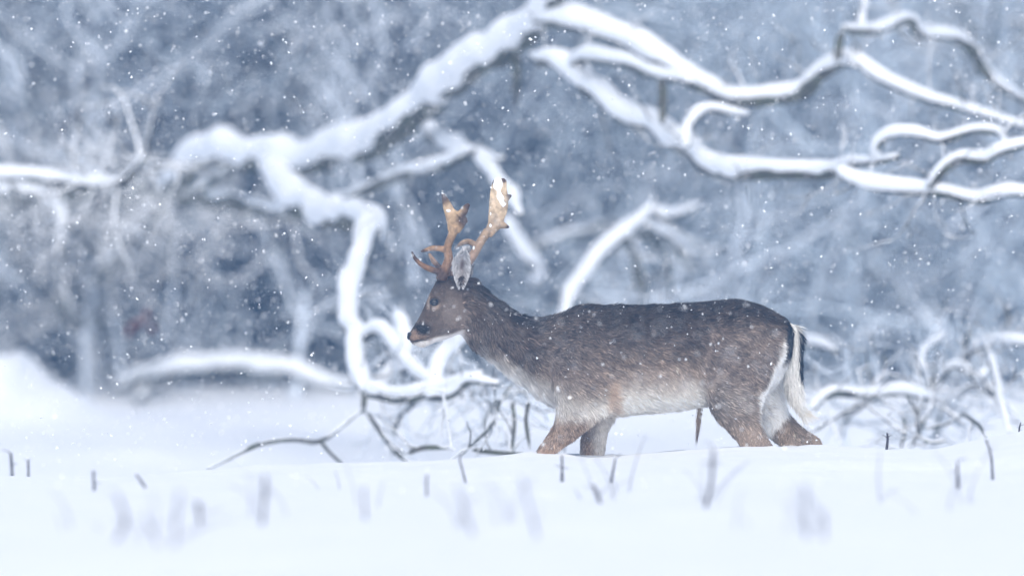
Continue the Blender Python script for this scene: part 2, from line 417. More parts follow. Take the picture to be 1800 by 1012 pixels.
tree('slender_tree', 'slim pale tree trunk plastered with snow standing behind the long right-hand limb', 'tree', P(1080, 640, 64) * [1, 1, 0], [
    ([(1090, 640), (1086, 500), (1082, 400), (1074, 300), (1066, 225), (1040, 100), (1050, -60)], (64, 64), (34, 30, 30, 26, 22), 1.0, {'name': 'trunk'}),
    ([(1080, 400), (1110, 350), (1160, 320)], (64, 63.5), (18, 14)),
], twigs=dict(n=50, L=(0.3, 0.9), rad=(0.01, 0.02), up=0.3, seed=14))
tree('upright_tree', 'upright snow-plastered tree trunk at the upper left, above the fallen trunk', 'tree', P(238, 690, 66) * [1, 1, 0], [
    ([(250, 690), (246, 500), (240, 300), (238, 200), (226, 100), (238, 20), (246, -80)], (66, 66), (30, 30, 34, 34, 36), 1.0, {'name': 'trunk'}),
    ([(236, 210), (200, 160), (190, 120)], (66, 65.5), (22, 16)),
    ([(240, 260), (270, 210), (330, 190)], (66, 65.5), (22, 16)),
], twigs=dict(n=70, L=(0.3, 0.9), rad=(0.007, 0.015), up=0.2, seed=15))
tree('arching_shrub', 'shrub with arching snow-laden shoots behind the left part of the bowed oak', 'shrub', P(420, 560, 60) * [1, 1, 0], [
    ([(590, 420), (588, 300), (566, 240), (520, 205), (470, 186), (430, 200), (410, 250)], (60, 59), (24, 26, 26, 24), 1.0, {'name': 'stem'}),
    ([(410, 400), (395, 250), (402, 180), (440, 150), (490, 150), (520, 170)], (60.5, 60), (22, 24, 18), 1.0, {'name': 'stem'}),
], twigs=dict(n=90, L=(0.2, 0.7), rad=(0.008, 0.02), up=0.4, seed=16))
tree('crooked_shrub', 'crooked snowy shrub shoots at the far left edge above the fallen trunk', 'shrub', P(60, 560, 59) * [1, 1, 0], [
    ([(95, 420), (98, 300), (100, 240), (108, 205), (90, 172), (64, 158)], (59.5, 59), (20, 24, 22), 1.0, {'name': 'stem'}),
    ([(100, 216), (60, 205), (30, 230), (0, 250), (-40, 250)], (59.2, 58.5), (20, 24, 26), 1.0, {'name': 'stem'}),
], twigs=dict(n=80, L=(0.2, 0.6), rad=(0.006, 0.014), up=0.3, seed=17))

tree('frosted_shrub', 'frosted twiggy shrub in the upper right corner behind the limb tips', 'shrub', P(1760, 560, 60) * [1, 1, 0], [
    ([(1770, 600), (1760, 400), (1772, 250), (1750, 150), (1700, 40), (1660, -40)], (60, 58), (18, 18, 18, 16), 1.0, {'name': 'stem'}),
    ([(1772, 300), (1800, 180), (1790, 60), (1810, -40)], (60, 59), (18, 16, 14), 1.0, {'name': 'stem'}),
    ([(1760, 380), (1690, 250), (1660, 180), (1650, 90)], (60, 59), (12, 10), 1.0, {'name': 'stem'}),
], twigs=dict(n=110, L=(0.2, 0.8), rad=(0.006, 0.014), up=0.2, seed=33))

# low brushwood in the meadow on the right
tree('fallen_bough', 'long low snow-covered bough with a forked upright shoot, right of the deer\'s tail', 'branch', P(1540, 760, 48) * [1, 1, 0], [
    ([(1425, 722), (1440, 702), (1470, 686), (1510, 690), (1540, 692), (1580, 684), (1625, 698), (1640, 706)], (47.5, 48), (18, 24, 22, 26, 22)),
    ([(1532, 690), (1545, 668), (1560, 654)], (47.8, 48), (16, 14)),
    ([(1617, 702), (1614, 660), (1618, 628), (1634, 604), (1662, 588)], (48, 49), (18, 16, 18, 16)),
    ([(1522, 706), (1490, 722), (1455, 742), (1420, 762)], (47.8, 47), (9, 8), 0.7),
    ([(1588, 730), (1590, 750), (1588, 776)], (47, 46.6), (8, 7), 0.4),
    ([(1640, 704), (1620, 745), (1600, 790)], (47, 46), (9, 8), 0.7),
], twigs=dict(n=30, L=(0.08, 0.3), rad=(0.004, 0.009), up=0.4, seed=21))
tree('looping_bough', 'looping snow-covered bough with a leaning stick at the right edge of the meadow', 'branch', P(1740, 760, 48) * [1, 1, 0], [
    ([(1695, 640), (1704, 618), (1730, 604), (1770, 598), (1850, 606)], (48.5, 48), (18, 22, 24)),
    ([(1655, 662), (1668, 644), (1690, 642), (1708, 660), (1728, 676), (1752, 698)], (48.2, 48), (16, 20, 20)),
    ([(1722, 668), (1728, 656), (1738, 652)], (48, 48), (14, 14)),
    ([(1742, 618), (1750, 655), (1757, 690), (1764, 720), (1776, 762)], (47.6, 46.8), (16, 18, 18, 11), 0.9),
    ([(1692, 728), (1660, 744), (1625, 752)], (47, 46.4), (8, 8), 0.7),
    ([(1686, 724), (1705, 735), (1725, 752), (1734, 770)], (47, 44), (8, 8), 0.6),
    ([(1620, 772), (1640, 778), (1664, 774)], (46, 46), (9, 9), 0.6),
    ([(1640, 690), (1636, 676), (1645, 662)], (48.2, 48.3), (12, 14), 0.2),
], twigs=dict(n=30, L=(0.08, 0.3), rad=(0.004, 0.009), up=0.4, seed=22))
tree('snowy_stub', 'short snow-capped branch stub showing just behind the deer\'s tail', 'branch', P(1400, 700, 50) * [1, 1, 0], [
    ([(1330, 640), (1370, 612), (1410, 602), (1440, 606), (1470, 618)], (50.5, 50), (24, 26, 20))])
tree('bent_bramble', 'thin bent bramble stems sticking out of the snow before the deer\'s chest', 'bramble', P(860, 800, 45) * [1, 1, 0], [
    ([(905, 670), (888, 692), (876, 714), (862, 748), (840, 772), (822, 788), (812, 800)], (46, 44), (6, 7, 6), 0.6),
    ([(900, 700), (905, 740), (900, 785), (905, 815)], (45.5, 45), (9, 8), 0.6),
    ([(716, 796), (745, 786), (790, 788)], (45.5, 45.5), (11, 10), 0.5),
    ([(830, 790), (870, 796), (920, 800)], (45, 45), (11, 10), 0.5),
    ([(780, 690), (785, 730), (795, 790)], (45.5, 45), (7, 7), 0.8),
    ([(930, 700), (925, 740), (932, 790)], (45, 45), (9, 8), 0.6),
], twigs=dict(n=26, L=(0.08, 0.28), rad=(0.003, 0.006), up=0.2, seed=23, depth=0))

tree('frosted_bramble', 'low frosted bramble tangle between the branch fork and the deer\'s chest', 'bramble', P(780, 790, 48) * [1, 1, 0], [
    ([(690, 800), (700, 740), (735, 700), (790, 690), (850, 715), (880, 780)], (47.5, 47), (8, 9, 8), 1.0),
    ([(840, 800), (850, 740), (880, 700), (930, 690), (975, 720)], (47, 46.5), (8, 9, 7), 1.0),
    ([(650, 650), (690, 620), (720, 640), (745, 700)], (48, 47.5), (9, 10, 8), 1.0),
], twigs=dict(n=70, L=(0.08, 0.30), rad=(0.004, 0.009), up=0.4, seed=41, m=M_FROST))
tree('frosted_brush', 'low frosted brushwood tangle in the meadow at the right edge', 'brushwood', P(1650, 760, 49) * [1, 1, 0], [
    ([(1480, 770), (1500, 720), (1540, 700), (1600, 720), (1630, 770)], (48.5, 48), (8, 9, 8), 1.0),
    ([(1640, 780), (1660, 710), (1700, 680), (1760, 700), (1800, 750)], (48.5, 48), (9, 10, 8), 1.0),
], twigs=dict(n=80, L=(0.10, 0.34), rad=(0.004, 0.009), up=0.5, seed=42, m=M_FROST))

# russet withered leaves caught in the wood
lc = P(248, 567, 57.0)
Vl, Fl = [], []
for k in range(5):
    d = nrm(rng.normal(size=3)); s = nrm(np.cross(d, rng.normal(size=3))); p0 = np.array(lc) + rng.normal(size=3) * [0.03, 0.02, 0.025]
    u = np.cross(d, s) * 0.012
    for t, wd in ((0, 0.004), (0.35, 0.02), (0.7, 0.018), (1, 0.002)):
        Vl += [p0 + d * t * 0.07 + s * wd + u, p0 + d * t * 0.07 - u * 0.6, p0 + d * t * 0.07 - s * wd + u]
    b0 = k * 12
    for q in range(3):
        for e in range(2): Fl.append([b0 + q * 3 + e, b0 + q * 3 + e + 1, b0 + q * 3 + e + 4, b0 + q * 3 + e + 3])
obj('withered_leaves', mesh('withered_leaves', np.array(Vl), np.array(Fl)), M_LEAF, label='small russet tuft of withered leaves beside the snowy sapling', cat='leaves')

# ------------------------------------------------------------------ the wood behind: one mass of snow-dusted stems and twigs
def thicket():
    g = np.random.default_rng(5); out = []
    N, K = 4200, 7
    D = 63 + 52 * g.random(N) ** 1.3; x = g.uniform(-1, 1, N) * (3.2 + (D - 60) * 0.06 + 2.4)
    p = np.stack([x, D - CD, gz(x, D - CD) - 0.05], -1)
    lean = g.normal(size=(N, 3)) * [0.45, 0.3, 0]; d = nrm(np.array([0.10, 0, 1]) + lean)
    L = g.uniform(1.2, 5.2, N); pts = [p]
    for k in range(K - 1):
        d = nrm(d + g.normal(size=(N, 3)) * 0.16 + [0, 0, -0.06]); pts.append(pts[-1] + d * (L / (K - 1))[:, None])
    C = np.stack(pts, 1); r = (0.007 + 0.030 * g.random(N) ** 3)[:, None] * np.linspace(1, 0.3, K)
    out.append(tubes(C, r, 4))
    n2, K2 = 48000, 4
    s = g.integers(0, N, n2); k = g.integers(1, K, n2); p = C[s, k]
    d = nrm(g.normal(size=(n2, 3)) + [0.1, 0, 0.25]); L = g.uniform(0.25, 1.1, n2); pts = [p]
    for q in range(K2 - 1):
        d = nrm(d + g.normal(size=(n2, 3)) * 0.2); pts.append(pts[-1] + d * (L / (K2 - 1))[:, None])
    out.append(tubes(np.stack(pts, 1), g.uniform(0.003, 0.010, n2)[:, None] * np.linspace(1, 0.4, K2), 3))
    N3, K3 = 5200, 6                                   # fine brush along the wood's edge
    D = g.uniform(61, 69, N3); x = g.uniform(-4.6, 4.6, N3)
    p = np.stack([x, D - CD, gz(x, D - CD) + g.uniform(-0.05, 2.2, N3)], -1)
    d = nrm(np.stack([g.normal(size=N3) * 0.9 + 0.25, g.normal(size=N3) * 0.4, np.abs(g.normal(size=N3)) * 0.9 + 0.15], -1)); L = g.uniform(0.4, 1.6, N3); pts = [p]
    for q in range(K3 - 1):
        d = nrm(d + g.normal(size=(N3, 3)) * 0.22 + [0, 0, -0.05]); pts.append(pts[-1] + d * (L / (K3 - 1))[:, None])
    out.append(tubes(np.stack(pts, 1), (0.004 + 0.012 * g.random(N3) ** 2)[:, None] * np.linspace(1, 0.4, K3), 4))
    V = []; F = []; o = 0
    for v, f in out: V.append(v); F.append(f + o); o += len(v)
    obj('snowy_thicket', mesh('snowy_thicket', np.concatenate(V), np.concatenate(F)), M_THICK, kind='stuff', label='blurred thicket of bare snow-dusted stems and twigs filling the background', cat='thicket')
    # frosted undergrowth: forked, snow-plastered boughs crossing each other in front of the thicket
    n4, K4 = 380, 8
    D = g.uniform(60, 71, n4); x = -4.8 + 9.6 * g.random(n4) ** 1.45
    z0 = gz(x, D - CD) + g.uniform(0.0, 2.3, n4) * (g.random(n4) > 0.35)
    p = np.stack([x, D - CD, z0], -1)
    d = nrm(np.stack([g.normal(size=n4) * 0.9, g.normal(size=n4) * 0.3, np.abs(g.normal(size=n4)) + 0.25], -1)); L = g.uniform(0.5, 2.0, n4)
    Cl, Rl = [], []
    for lev in range(3):
        pts = [p]
        for q in range(K4 - 1):
            d = nrm(d + g.normal(size=d.shape) * 0.22 + [0, 0, -0.05]); pts.append(pts[-1] + d * (L / (K4 - 1))[:, None])
        Cn = np.stack(pts, 1); Cl.append(Cn)
        Rl.append(((0.010 + 0.020 * g.random(len(p)) ** 2) * 0.62 ** lev)[:, None] * np.linspace(1, 0.45, K4))
        sel = np.repeat(np.arange(len(p)), 3 if lev == 0 else 2); kk = g.integers(2, K4, len(sel))
        p = Cn[sel, kk]; d = nrm(nrm(Cn[sel, -1] - Cn[sel, 0]) + g.normal(size=(len(sel), 3)) * 0.65); L = g.uniform(0.25, 0.9, len(sel)) * 0.8 ** lev
    V, F = tubes(np.concatenate(Cl), np.concatenate(Rl), 5)
    obj('frosted_undergrowth', mesh('frosted_undergrowth', V, F), M_FROST, kind='stuff', label='blurred tangle of forked snow-plastered boughs along the edge of the wood', cat='undergrowth')
    # the far wood: trunks with dense dark snow-flecked foliage clumps
    n3 = 26000
    Dq = g.uniform(100, 125, n3); x = g.uniform(-14, 14, n3); z = gz(x, Dq - CD) + g.uniform(0, 6.4, n3)
    c = np.stack([x, Dq - CD, z], -1)
    a = nrm(g.normal(size=(n3, 3))); b = nrm(np.cross(a, g.normal(size=(n3, 3)))); sz = g.uniform(0.10, 0.34, n3)[:, None]
    V = np.stack([c + a * sz, c + b * sz * 0.5, c - a * sz, c - b * sz * 0.5], 1).reshape(-1, 3)
    obj('far_wood', mesh('far_wood', V, np.arange(n3 * 4).reshape(-1, 4), smooth=False), M_THICK, kind='stuff', label='dark hazy wood far behind the thicket', cat='wood')
thicket()

# ------------------------------------------------------------------ the fallow deer
def pair_loft(sec, n=None, m=28, power=2.0):
    """sec rows: (ax, ay, bx, by, half width m, centre y m[, half width shift]) -> closed tube V, F; a/b are opposite outline points in photo pixels"""
    sec = np.array(sec, float); n = n or len(sec) * 6
    r = cat_rom(sec, n)
    A = P(r[:, 0], r[:, 1]); B = P(r[:, 2], r[:, 3]); c = (A + B) / 2; ax = (A - B) / 2
    hw = np.maximum(r[:, 4], 0.002)
    th = np.arange(m) / m * 2 * math.pi
    cs, sn = np.cos(th), np.sin(th)
    e = 2.0 / power
    cs, sn = np.sign(cs) * np.abs(cs) ** e, np.sign(sn) * np.abs(sn) ** e
    V = c[:, None] + ax[:, None] * cs[:, None]
    V[..., 1] = r[:, 5][:, None] + hw[:, None] * sn
    return V.reshape(-1, 3), ring_faces(n, m)

def ellipsoid(c, rad, m=20, n=12):
    th, ph = np.meshgrid(np.arange(m) / m * 2 * math.pi, np.linspace(0.02, math.pi - 0.02, n))
    V = np.stack([np.cos(th) * np.sin(ph), np.sin(th) * np.sin(ph), np.cos(ph)], -1) * rad + np.asarray(c)
    return V.reshape(-1, 3), ring_faces(n, m)

def fuse(parts, voxel, smooth_it, name):
    """union of closed shells by voxel remeshing: one continuous surface"""
    V, F4, F3, o = [], [], [], 0
    for v, f in parts:
        V.append(v); F4.append(f[0] + o); F3.append(f[1] + o); o += len(v)
    t = bpy.data.objects.new('tmp', mesh('tmp', np.concatenate(V), [np.concatenate(F4), np.concatenate(F3)])); COL.objects.link(t)
    r = t.modifiers.new('r', 'REMESH'); r.mode = 'VOXEL'; r.voxel_size = voxel; r.use_smooth_shade = True
    s = t.modifiers.new('s', 'SMOOTH'); s.factor = 0.5; s.iterations = smooth_it
    dg = bpy.context.evaluated_depsgraph_get()
    me = bpy.data.meshes.new_from_object(t.evaluated_get(dg), depsgraph=dg)
    tm = t.data; bpy.data.objects.remove(t); bpy.data.meshes.remove(tm)
    me.name = name
    me.polygons.foreach_set('use_smooth', np.ones(len(me.polygons), bool))
    return me

trunk = [(935, 562, 912, 668, .070, 0), (955, 560, 935, 686, .090, 0), (990, 549, 962, 708, .118, 0), (1022, 538, 1010, 724, .140, 0), (1060, 537, 1058, 732, .160, 0),
         (1121, 538, 1121, 725, .180, 0), (1180, 536, 1185, 720, .188, 0), (1230, 534, 1230, 714, .185, 0), (1275, 529, 1275, 708, .178, 0),
         (1305, 530, 1318, 700, .168, 0), (1335, 538, 1345, 690, .152, 0), (1362, 550, 1366, 672, .125, 0), (1382, 563, 1380, 650, .090, 0), (1394, 580, 1390, 630, .045, 0)]
neck = [(800, 492, 800, 580, .050, 0), (826, 487, 816, 595, .060, 0), (845, 501, 828, 608, .064, 0), (864, 520, 846, 620, .070, 0), (888, 536, 870, 639, .080, 0),
        (910, 551, 895, 658, .090, 0), (938, 559, 920, 675, .100, 0), (978, 554, 950, 700, .110, 0), (1010, 545, 985, 715, .118, 0)]
head = [(718, 587, 719, 598, .012, 0), (721, 582, 724, 603, .022, 0), (727, 573, 733, 609, .029, 0), (735, 560, 745, 611, .032, 0), (742, 546, 757, 605, .035, 0), (749, 531, 772, 600, .044, 0),
        (754, 518, 786, 596, .054, 0), (761, 505, 800, 590, .059, 0), (768, 493, 809, 583, .060, 0), (786, 485, 816, 572, .058, 0), (812, 486, 824, 560, .052, 0), (830, 492, 836, 560, .045, 0)]
fore_near = [(1000, 575, 1062, 570, .040, -.085), (978, 620, 1078, 615, .058, -.102), (968, 665, 1080, 668, .062, -.110), (977, 708, 1072, 712, .055, -.110), (975, 738, 1046, 741, .043, -.108),
             (962, 763, 1016, 766, .034, -.106), (949, 782, 989, 785, .030, -.105), (943, 798, 968, 801, .028, -.105), (934, 818, 958, 820, .026, -.105), (917, 870, 938, 872, .020, -.105), (899, 940, 920, 942, .018, -.105), (884, 968, 914, 976, .022, -.105)]
fore_far = [(1010, 620, 1090, 620, .05, .09), (1016, 680, 1092, 680, .05, .10), (1026, 735, 1080, 732, .045, .10), (1024, 757, 1073, 750, .038, .10), (1021, 775, 1068, 771, .033, .10), (1020, 802, 1061, 805, .030, .10),
            (1022, 830, 1056, 832, .027, .10), (1028, 880, 1052, 880, .020, .10), (1030, 945, 1052, 945, .018, .10), (1020, 978, 1060, 980, .022, .10)]
hind_near = [(1262, 570, 1380, 572, .050, -.075), (1244, 610, 1384, 606, .066, -.095), (1234, 652, 1371, 636, .074, -.108), (1237, 690, 1354, 672, .070, -.112), (1246, 716, 1337, 706, .060, -.112),
             (1259, 734, 1332, 731, .049, -.110), (1276, 753, 1341, 754, .039, -.108), (1293, 774, 1353, 775, .033, -.106), (1305, 792, 1361, 791, .030, -.105), (1322, 822, 1360, 822, .024, -.105), (1328, 880, 1352, 880, .019, -.105), (1324, 950, 1346, 950, .018, -.105), (1310, 980, 1352, 982, .023, -.105)]
hind_far = [(1285, 610, 1388, 600, .05, .08), (1300, 660, 1388, 650, .058, .095), (1312, 700, 1384, 690, .058, .10), (1325, 730, 1384, 716, .052, .10), (1340, 757, 1396, 738, .042, .10), (1362, 777, 1418, 756, .034, .10),
            (1384, 792, 1440, 770, .030, .10), (1402, 806, 1449, 786, .028, .10), (1420, 836, 1452, 822, .022, .10), (1432, 890, 1456, 886, .019, .10), (1438, 950, 1460, 948, .018, .10), (1424, 978, 1466, 980, .023, .10)]
parts = [pair_loft(trunk, m=36, power=2.15), pair_loft(neck, m=28), pair_loft(head, m=28, power=2.1)] + [pair_loft(q, m=22) for q in (fore_near, fore_far, hind_near, hind_far)]
ex = lambda px, py, y: np.array([(px - 900) * S, y, (YC - py) * S])
parts += [ellipsoid(ex(1005, 650, -.095), (.085, .055, .15)), ellipsoid(ex(1005, 650, .095), (.085, .055, .15)),      # shoulders
          ellipsoid(ex(1300, 610, -.10), (.125, .075, .15)), ellipsoid(ex(1310, 610, .10), (.12, .075, .15)),            # haunches
          ellipsoid(ex(764, 529, -.040), (.026, .014, .020)), ellipsoid(ex(764, 529, .040), (.026, .014, .020)),          # brows
          ellipsoid(ex(800, 568, -.034), (.045, .024, .040)), ellipsoid(ex(800, 568, .034), (.045, .024, .040)),         # cheeks
          ellipsoid(ex(775, 487, -.024), (.018, .018, .022)), ellipsoid(ex(775, 487, .024), (.018, .018, .022)),         # pedicles
          ellipsoid(ex(812, 496, -.050), (.022, .020, .024)), ellipsoid(ex(812, 496, .050), (.022, .020, .024)),         # ear roots
          ellipsoid(ex(722, 591, 0), (.012, .018, .016))]
body_me = fuse(parts, 0.0075, 7, 'body')

TOP = np.array([(820, 486), (862, 517), (909, 549), (935, 556), (960, 554), (985, 548), (1010, 537), (1060, 534), (1121, 535), (1230, 531), (1273, 527), (1310, 529), (1350, 542), (1390, 565), (1410, 590)], float)
BOT = np.array([(820, 600), (850, 624), (891, 657), (919, 676), (947, 701), (979, 722), (1055, 736), (1121, 728), (1226, 718), (1300, 725), (1400, 725)], float)
REAR = np.array([(600, 1386), (610, 1383), (636, 1371), (667, 1358), (690, 1343), (709, 1335), (731, 1333), (756, 1342), (775, 1354), (790, 1362)], float)
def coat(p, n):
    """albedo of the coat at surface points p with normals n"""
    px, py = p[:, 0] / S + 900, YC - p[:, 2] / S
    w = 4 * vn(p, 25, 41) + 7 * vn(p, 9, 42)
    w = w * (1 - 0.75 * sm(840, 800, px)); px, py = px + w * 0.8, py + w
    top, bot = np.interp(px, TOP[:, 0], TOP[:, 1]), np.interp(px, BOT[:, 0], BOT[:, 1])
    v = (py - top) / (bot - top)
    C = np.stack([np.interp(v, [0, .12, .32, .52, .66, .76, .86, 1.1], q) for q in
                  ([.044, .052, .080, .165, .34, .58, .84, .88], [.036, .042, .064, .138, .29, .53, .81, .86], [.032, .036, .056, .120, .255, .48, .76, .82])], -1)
    def put(mask, c):
        nonlocal C
        mask = np.clip(mask, 0, 1)[:, None]; C = C * (1 - mask) + np.array(c) * mask
    blob = lambda cx, cy, rx, ry, soft=0.6: 1 - sm(1 - soft, 1 + soft * 0.4, np.sqrt(((px - cx) / rx) ** 2 + ((py - cy) / ry) ** 2))
    # shoulder and haunch keep the darker grey-brown lower down than the flank
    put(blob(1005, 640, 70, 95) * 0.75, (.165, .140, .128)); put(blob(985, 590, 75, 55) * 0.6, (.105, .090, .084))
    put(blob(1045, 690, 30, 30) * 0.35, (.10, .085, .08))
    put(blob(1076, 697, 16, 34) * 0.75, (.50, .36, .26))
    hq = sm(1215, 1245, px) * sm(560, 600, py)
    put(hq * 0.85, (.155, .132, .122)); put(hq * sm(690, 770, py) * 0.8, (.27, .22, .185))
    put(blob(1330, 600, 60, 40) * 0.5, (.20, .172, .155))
    # neck: dark, pale throat front
    nk = sm(975, 930, px) * sm(805, 830, px)
    put(nk, (.080, .066, .060)); put(nk * sm(.0, .25, .3 - v), (.036, .030, .028)); put(nk * sm(.55, .95, v) * 0.8, (.165, .145, .135))
    put(sm(.66, .92, v) * sm(850, 890, px) * sm(1000, 960, px) * .9, (.62, .60, .58))
    put(sm(.85, 1.0, v) * sm(835, 860, px) * sm(1000, 950, px), (.82, .81, .80))
    # legs
    lg = sm(715, 745, py) * sm(1080, 1060, px)
    put(lg, (.27, .215, .178)); put(lg * sm(760, 795, py) * 0.7, (.36, .25, .18))
    inner = lg * sm(0.02, -0.02, -p[:, 1] * 0 + n[:, 1]) * (p[:, 1] > 0.02)
    put(inner * sm(1030, 1052, px), (.70, .66, .62))
    put(lg * (p[:, 1] < -0.02) * sm(1022, 1045, px) * sm(765, 735, py) * 0.8, (.62, .56, .50))
    # white rump and the inner side of the far hind leg
    wl = sm(-2, 6, px - np.interp(py, REAR[:, 0], REAR[:, 1]) + 15 * sm(765, 700, py)) * sm(592, 606, py) * sm(1320, 1330, px)
    put(wl, (.88, .87, .86))
    fb = np.interp(py, [700, 720, 745, 760, 775, 790], [1400, 1388, 1374, 1362, 1350, 1340])
    put(sm(-6, 8, px - fb) * sm(700, 725, py) * sm(1335, 1345, px) * (p[:, 1] > 0.0), (.27, .225, .19))
    put(blob(1436, 778, 16, 14) * 0.6, (.40, .34, .29))
    # black edge of the rump
    put(sm(11, 7, np.abs(px - np.interp(py, [556, 575, 600, 632], [1382, 1387, 1386, 1381]))) * sm(554, 564, py) * sm(646, 620, py), (.016, .015, .018))
    # head
    hd = sm(838, 815, px)
    put(hd, (.095, .077, .069)); put(hd * sm(528, 488, py) * 0.9, (.040, .033, .032)); put(hd * blob(795, 555, 34, 30) * 0.6, (.16, .138, .128))
    d = px + 0.52 * (py - 495)          # face axis: bridge of the nose runs down-left
    put(hd * sm(785, 765, px + .62 * (py - 530) * (py > 530)) * 0.35, (.085, .068, .060))
    put(blob(740, 577, 21, 12), (.014, .012, .013)); put(blob(728, 592, 10, 6) * 0.8, (.25, .18, .14)); put(blob(740, 590, 11, 4) * .6, (.22, .16, .125))
    put(blob(727, 583, 5, 5) * .7, (.28, .20, .16))
    put(sm(597, 603, py + 0.22 * (px - 735)) * sm(800, 770, px) * hd * (px > 722), (.74, .71, .69))
    put(blob(738, 607, 14, 8), (.76, .73, .71)); put(blob(757, 600, 5, 7) * .7, (.20, .15, .13))
    jw = np.interp(px, [745, 763, 780, 796, 812], [609, 602, 598, 591, 584])
    put(sm(-9, -3, py - jw) * sm(745, 760, px) * sm(822, 806, px), (.72, .70, .70))
    put(blob(761, 536, 13, 10, .5) * .8, (.42, .35, .30)); put(blob(764, 530, 11, 7.5, .3), (.020, .017, .017)); put(blob(752, 524, 4, 10) * .7, (.35, .29, .25)); put(blob(764, 531, 9.5, 6.5, .3), (.03, .025, .025)); put(blob(757, 540, 3, 8) * .8, (.05, .04, .04))
    lt = sm(.15, .5, C.mean(-1))[:, None]
    return np.clip(C * (np.array([1.10, 1.0, 0.89]) * (1 - lt) + np.array([1.03, 1.0, 0.96]) * lt), 0.008, 0.92)

deer = thing('fallow_deer', 'grey-brown fallow deer buck with palmate antlers walking left through deep snow', 'deer', (0.25, 0.0, -0.38))
nv = len(body_me.vertices)
bv = np.empty(nv * 3, np.float32); body_me.vertices.foreach_get('co', bv); bv = bv.reshape(-1, 3).astype(float)
bn = np.empty(nv * 3, np.float32); body_me.vertices.foreach_get('normal', bn); bn = bn.reshape(-1, 3).astype(float)
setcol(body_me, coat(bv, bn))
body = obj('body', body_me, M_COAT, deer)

def sample(me, n, g):
    me.calc_loop_triangles()
    t = np.empty(len(me.loop_triangles) * 3, np.int32); me.loop_triangles.foreach_get('vertices', t); t = t.reshape(-1, 3)
    v = np.empty(len(me.vertices) * 3, np.float32); me.vertices.foreach_get('co', v); v = v.reshape(-1, 3).astype(float)
    nn = np.empty(len(me.vertices) * 3, np.float32); me.vertices.foreach_get('normal', nn); nn = nn.reshape(-1, 3).astype(float)
    a, b, c = v[t[:, 0]], v[t[:, 1]], v[t[:, 2]]
    ar = np.linalg.norm(np.cross(b - a, c - a), axis=1); k = g.choice(len(t), n, p=ar / ar.sum())
    u, w = g.random(n), g.random(n); f = u + w > 1; u[f], w[f] = 1 - u[f], 1 - w[f]
    bc = np.stack([1 - u - w, u, w], -1)[..., None]
    return (v[t[k]] * bc).sum(1), nrm((nn[t[k]] * bc).sum(1))

def strands(p, n, d, L, w, lift, col, g, name, parent, segs=2, curl=0.0):
    """flattened tapering hair tufts: ribbon of `segs` quads ending in a point"""
    t = nrm(d - n * (d * n).sum(-1, keepdims=True)); sd = np.cross(t, n)
    roll = g.normal(size=len(p)) * 0.45
    sd = nrm(sd * np.cos(roll)[:, None] + n * np.sin(roll)[:, None])
    N = len(p); rows = []
    for k in range(segs):
        s = k / segs
        c = p - n * 0.0015 + t * (L * s)[:, None] + n * (L * lift * (s * (1.6 - 0.6 * s)))[:, None] + sd * (curl * L * s * s)[:, None] if not np.isscalar(curl) else \
            p - n * 0.0015 + t * (L * s)[:, None] + n * (L * lift * (s * (1.6 - 0.6 * s)))[:, None]
        hw = (w * 0.5 * (1 - 0.35 * s))[:, None]
        rows += [c - sd * hw, c + sd * hw]
    tip = p + t * L[:, None] + n * (L * lift)[:, None]
    if not np.isscalar(curl): tip = tip + sd * (curl * L)[:, None]
    V = np.stack(rows + [tip], 1); K = 2 * segs + 1
    b = (np.arange(N) * K)[:, None]
    Q = np.concatenate([b + np.array([2 * k, 2 * k + 1, 2 * k + 3, 2 * k + 2]) for k in range(segs - 1)]) if segs > 1 else np.zeros((0, 4), int)
    T = b + np.array([2 * segs - 2, 2 * segs - 1, 2 * segs])
    C = np.repeat(col[:, None], K, 1) * np.concatenate([np.repeat(np.linspace(.82, 1.0, segs), 2), [1.15]])[None, :, None]
    return obj(name, mesh(name, V.reshape(-1, 3), [Q, T], smooth=False, col=np.clip(C.reshape(-1, 3), .008, .92)), M_COAT, parent, kind='stuff')

g = np.random.default_rng(77)
NF = 260000
p, n = sample(body_me, int(NF * 1.25), g)
keep = p[:, 2] > gz(p[:, 0], p[:, 1]) - 0.03
p, n = p[keep], n[keep]
px, py = p[:, 0] / S + 900, YC - p[:, 2] / S
top, bot = np.interp(px, TOP[:, 0], TOP[:, 1]), np.interp(px, BOT[:, 0], BOT[:, 1])
v = np.clip((py - top) / (bot - top), 0, 1)
face = sm(830, 800, px); neckm = sm(960, 920, px) * (1 - face); leg = sm(720, 760, py) * (1 - face)
ang = np.full(len(p), -0.42) - 0.35 * v                       # lie: backward and down
ang = ang * (1 - neckm) + (-0.75 - 0.25 * v) * neckm
ang = ang * (1 - leg) + (-1.45) * leg
haunch = sm(1225, 1260, px) * sm(600, 690, py) * (1 - leg)
ang = ang * (1 - haunch) + (-0.62) * haunch
ang = ang * (1 - face) + (0.35 - 0.25 * sm(560, 610, py)) * face
ang += 0.42 * vn(p, 16, 51) + 0.30 * vn(p, 40, 52) + 0.28 * vn(p, 110, 53) + 0.12 * g.normal(size=len(p))
d = np.stack([np.cos(ang), 0.10 * g.normal(size=len(p)) + 0.2 * vn(p, 30, 54), np.sin(ang)], -1)
L = 0.024 * (1 - 0.52 * face) * (1 - 0.35 * leg) * g.uniform(0.7, 1.3, len(p)) * (1 + 0.35 * neckm + 0.3 * sm(.75, 1, v) * (1 - face) * (1 - leg))
eye_c = np.hypot((px - 763.6) / 10.5, (py - 531) / 7.5) < 1
nose_c = np.hypot((px - 718.5) / 5, (py - 591) / 8) < 1
ok = ~(eye_c & (px < 800)) & ~nose_c
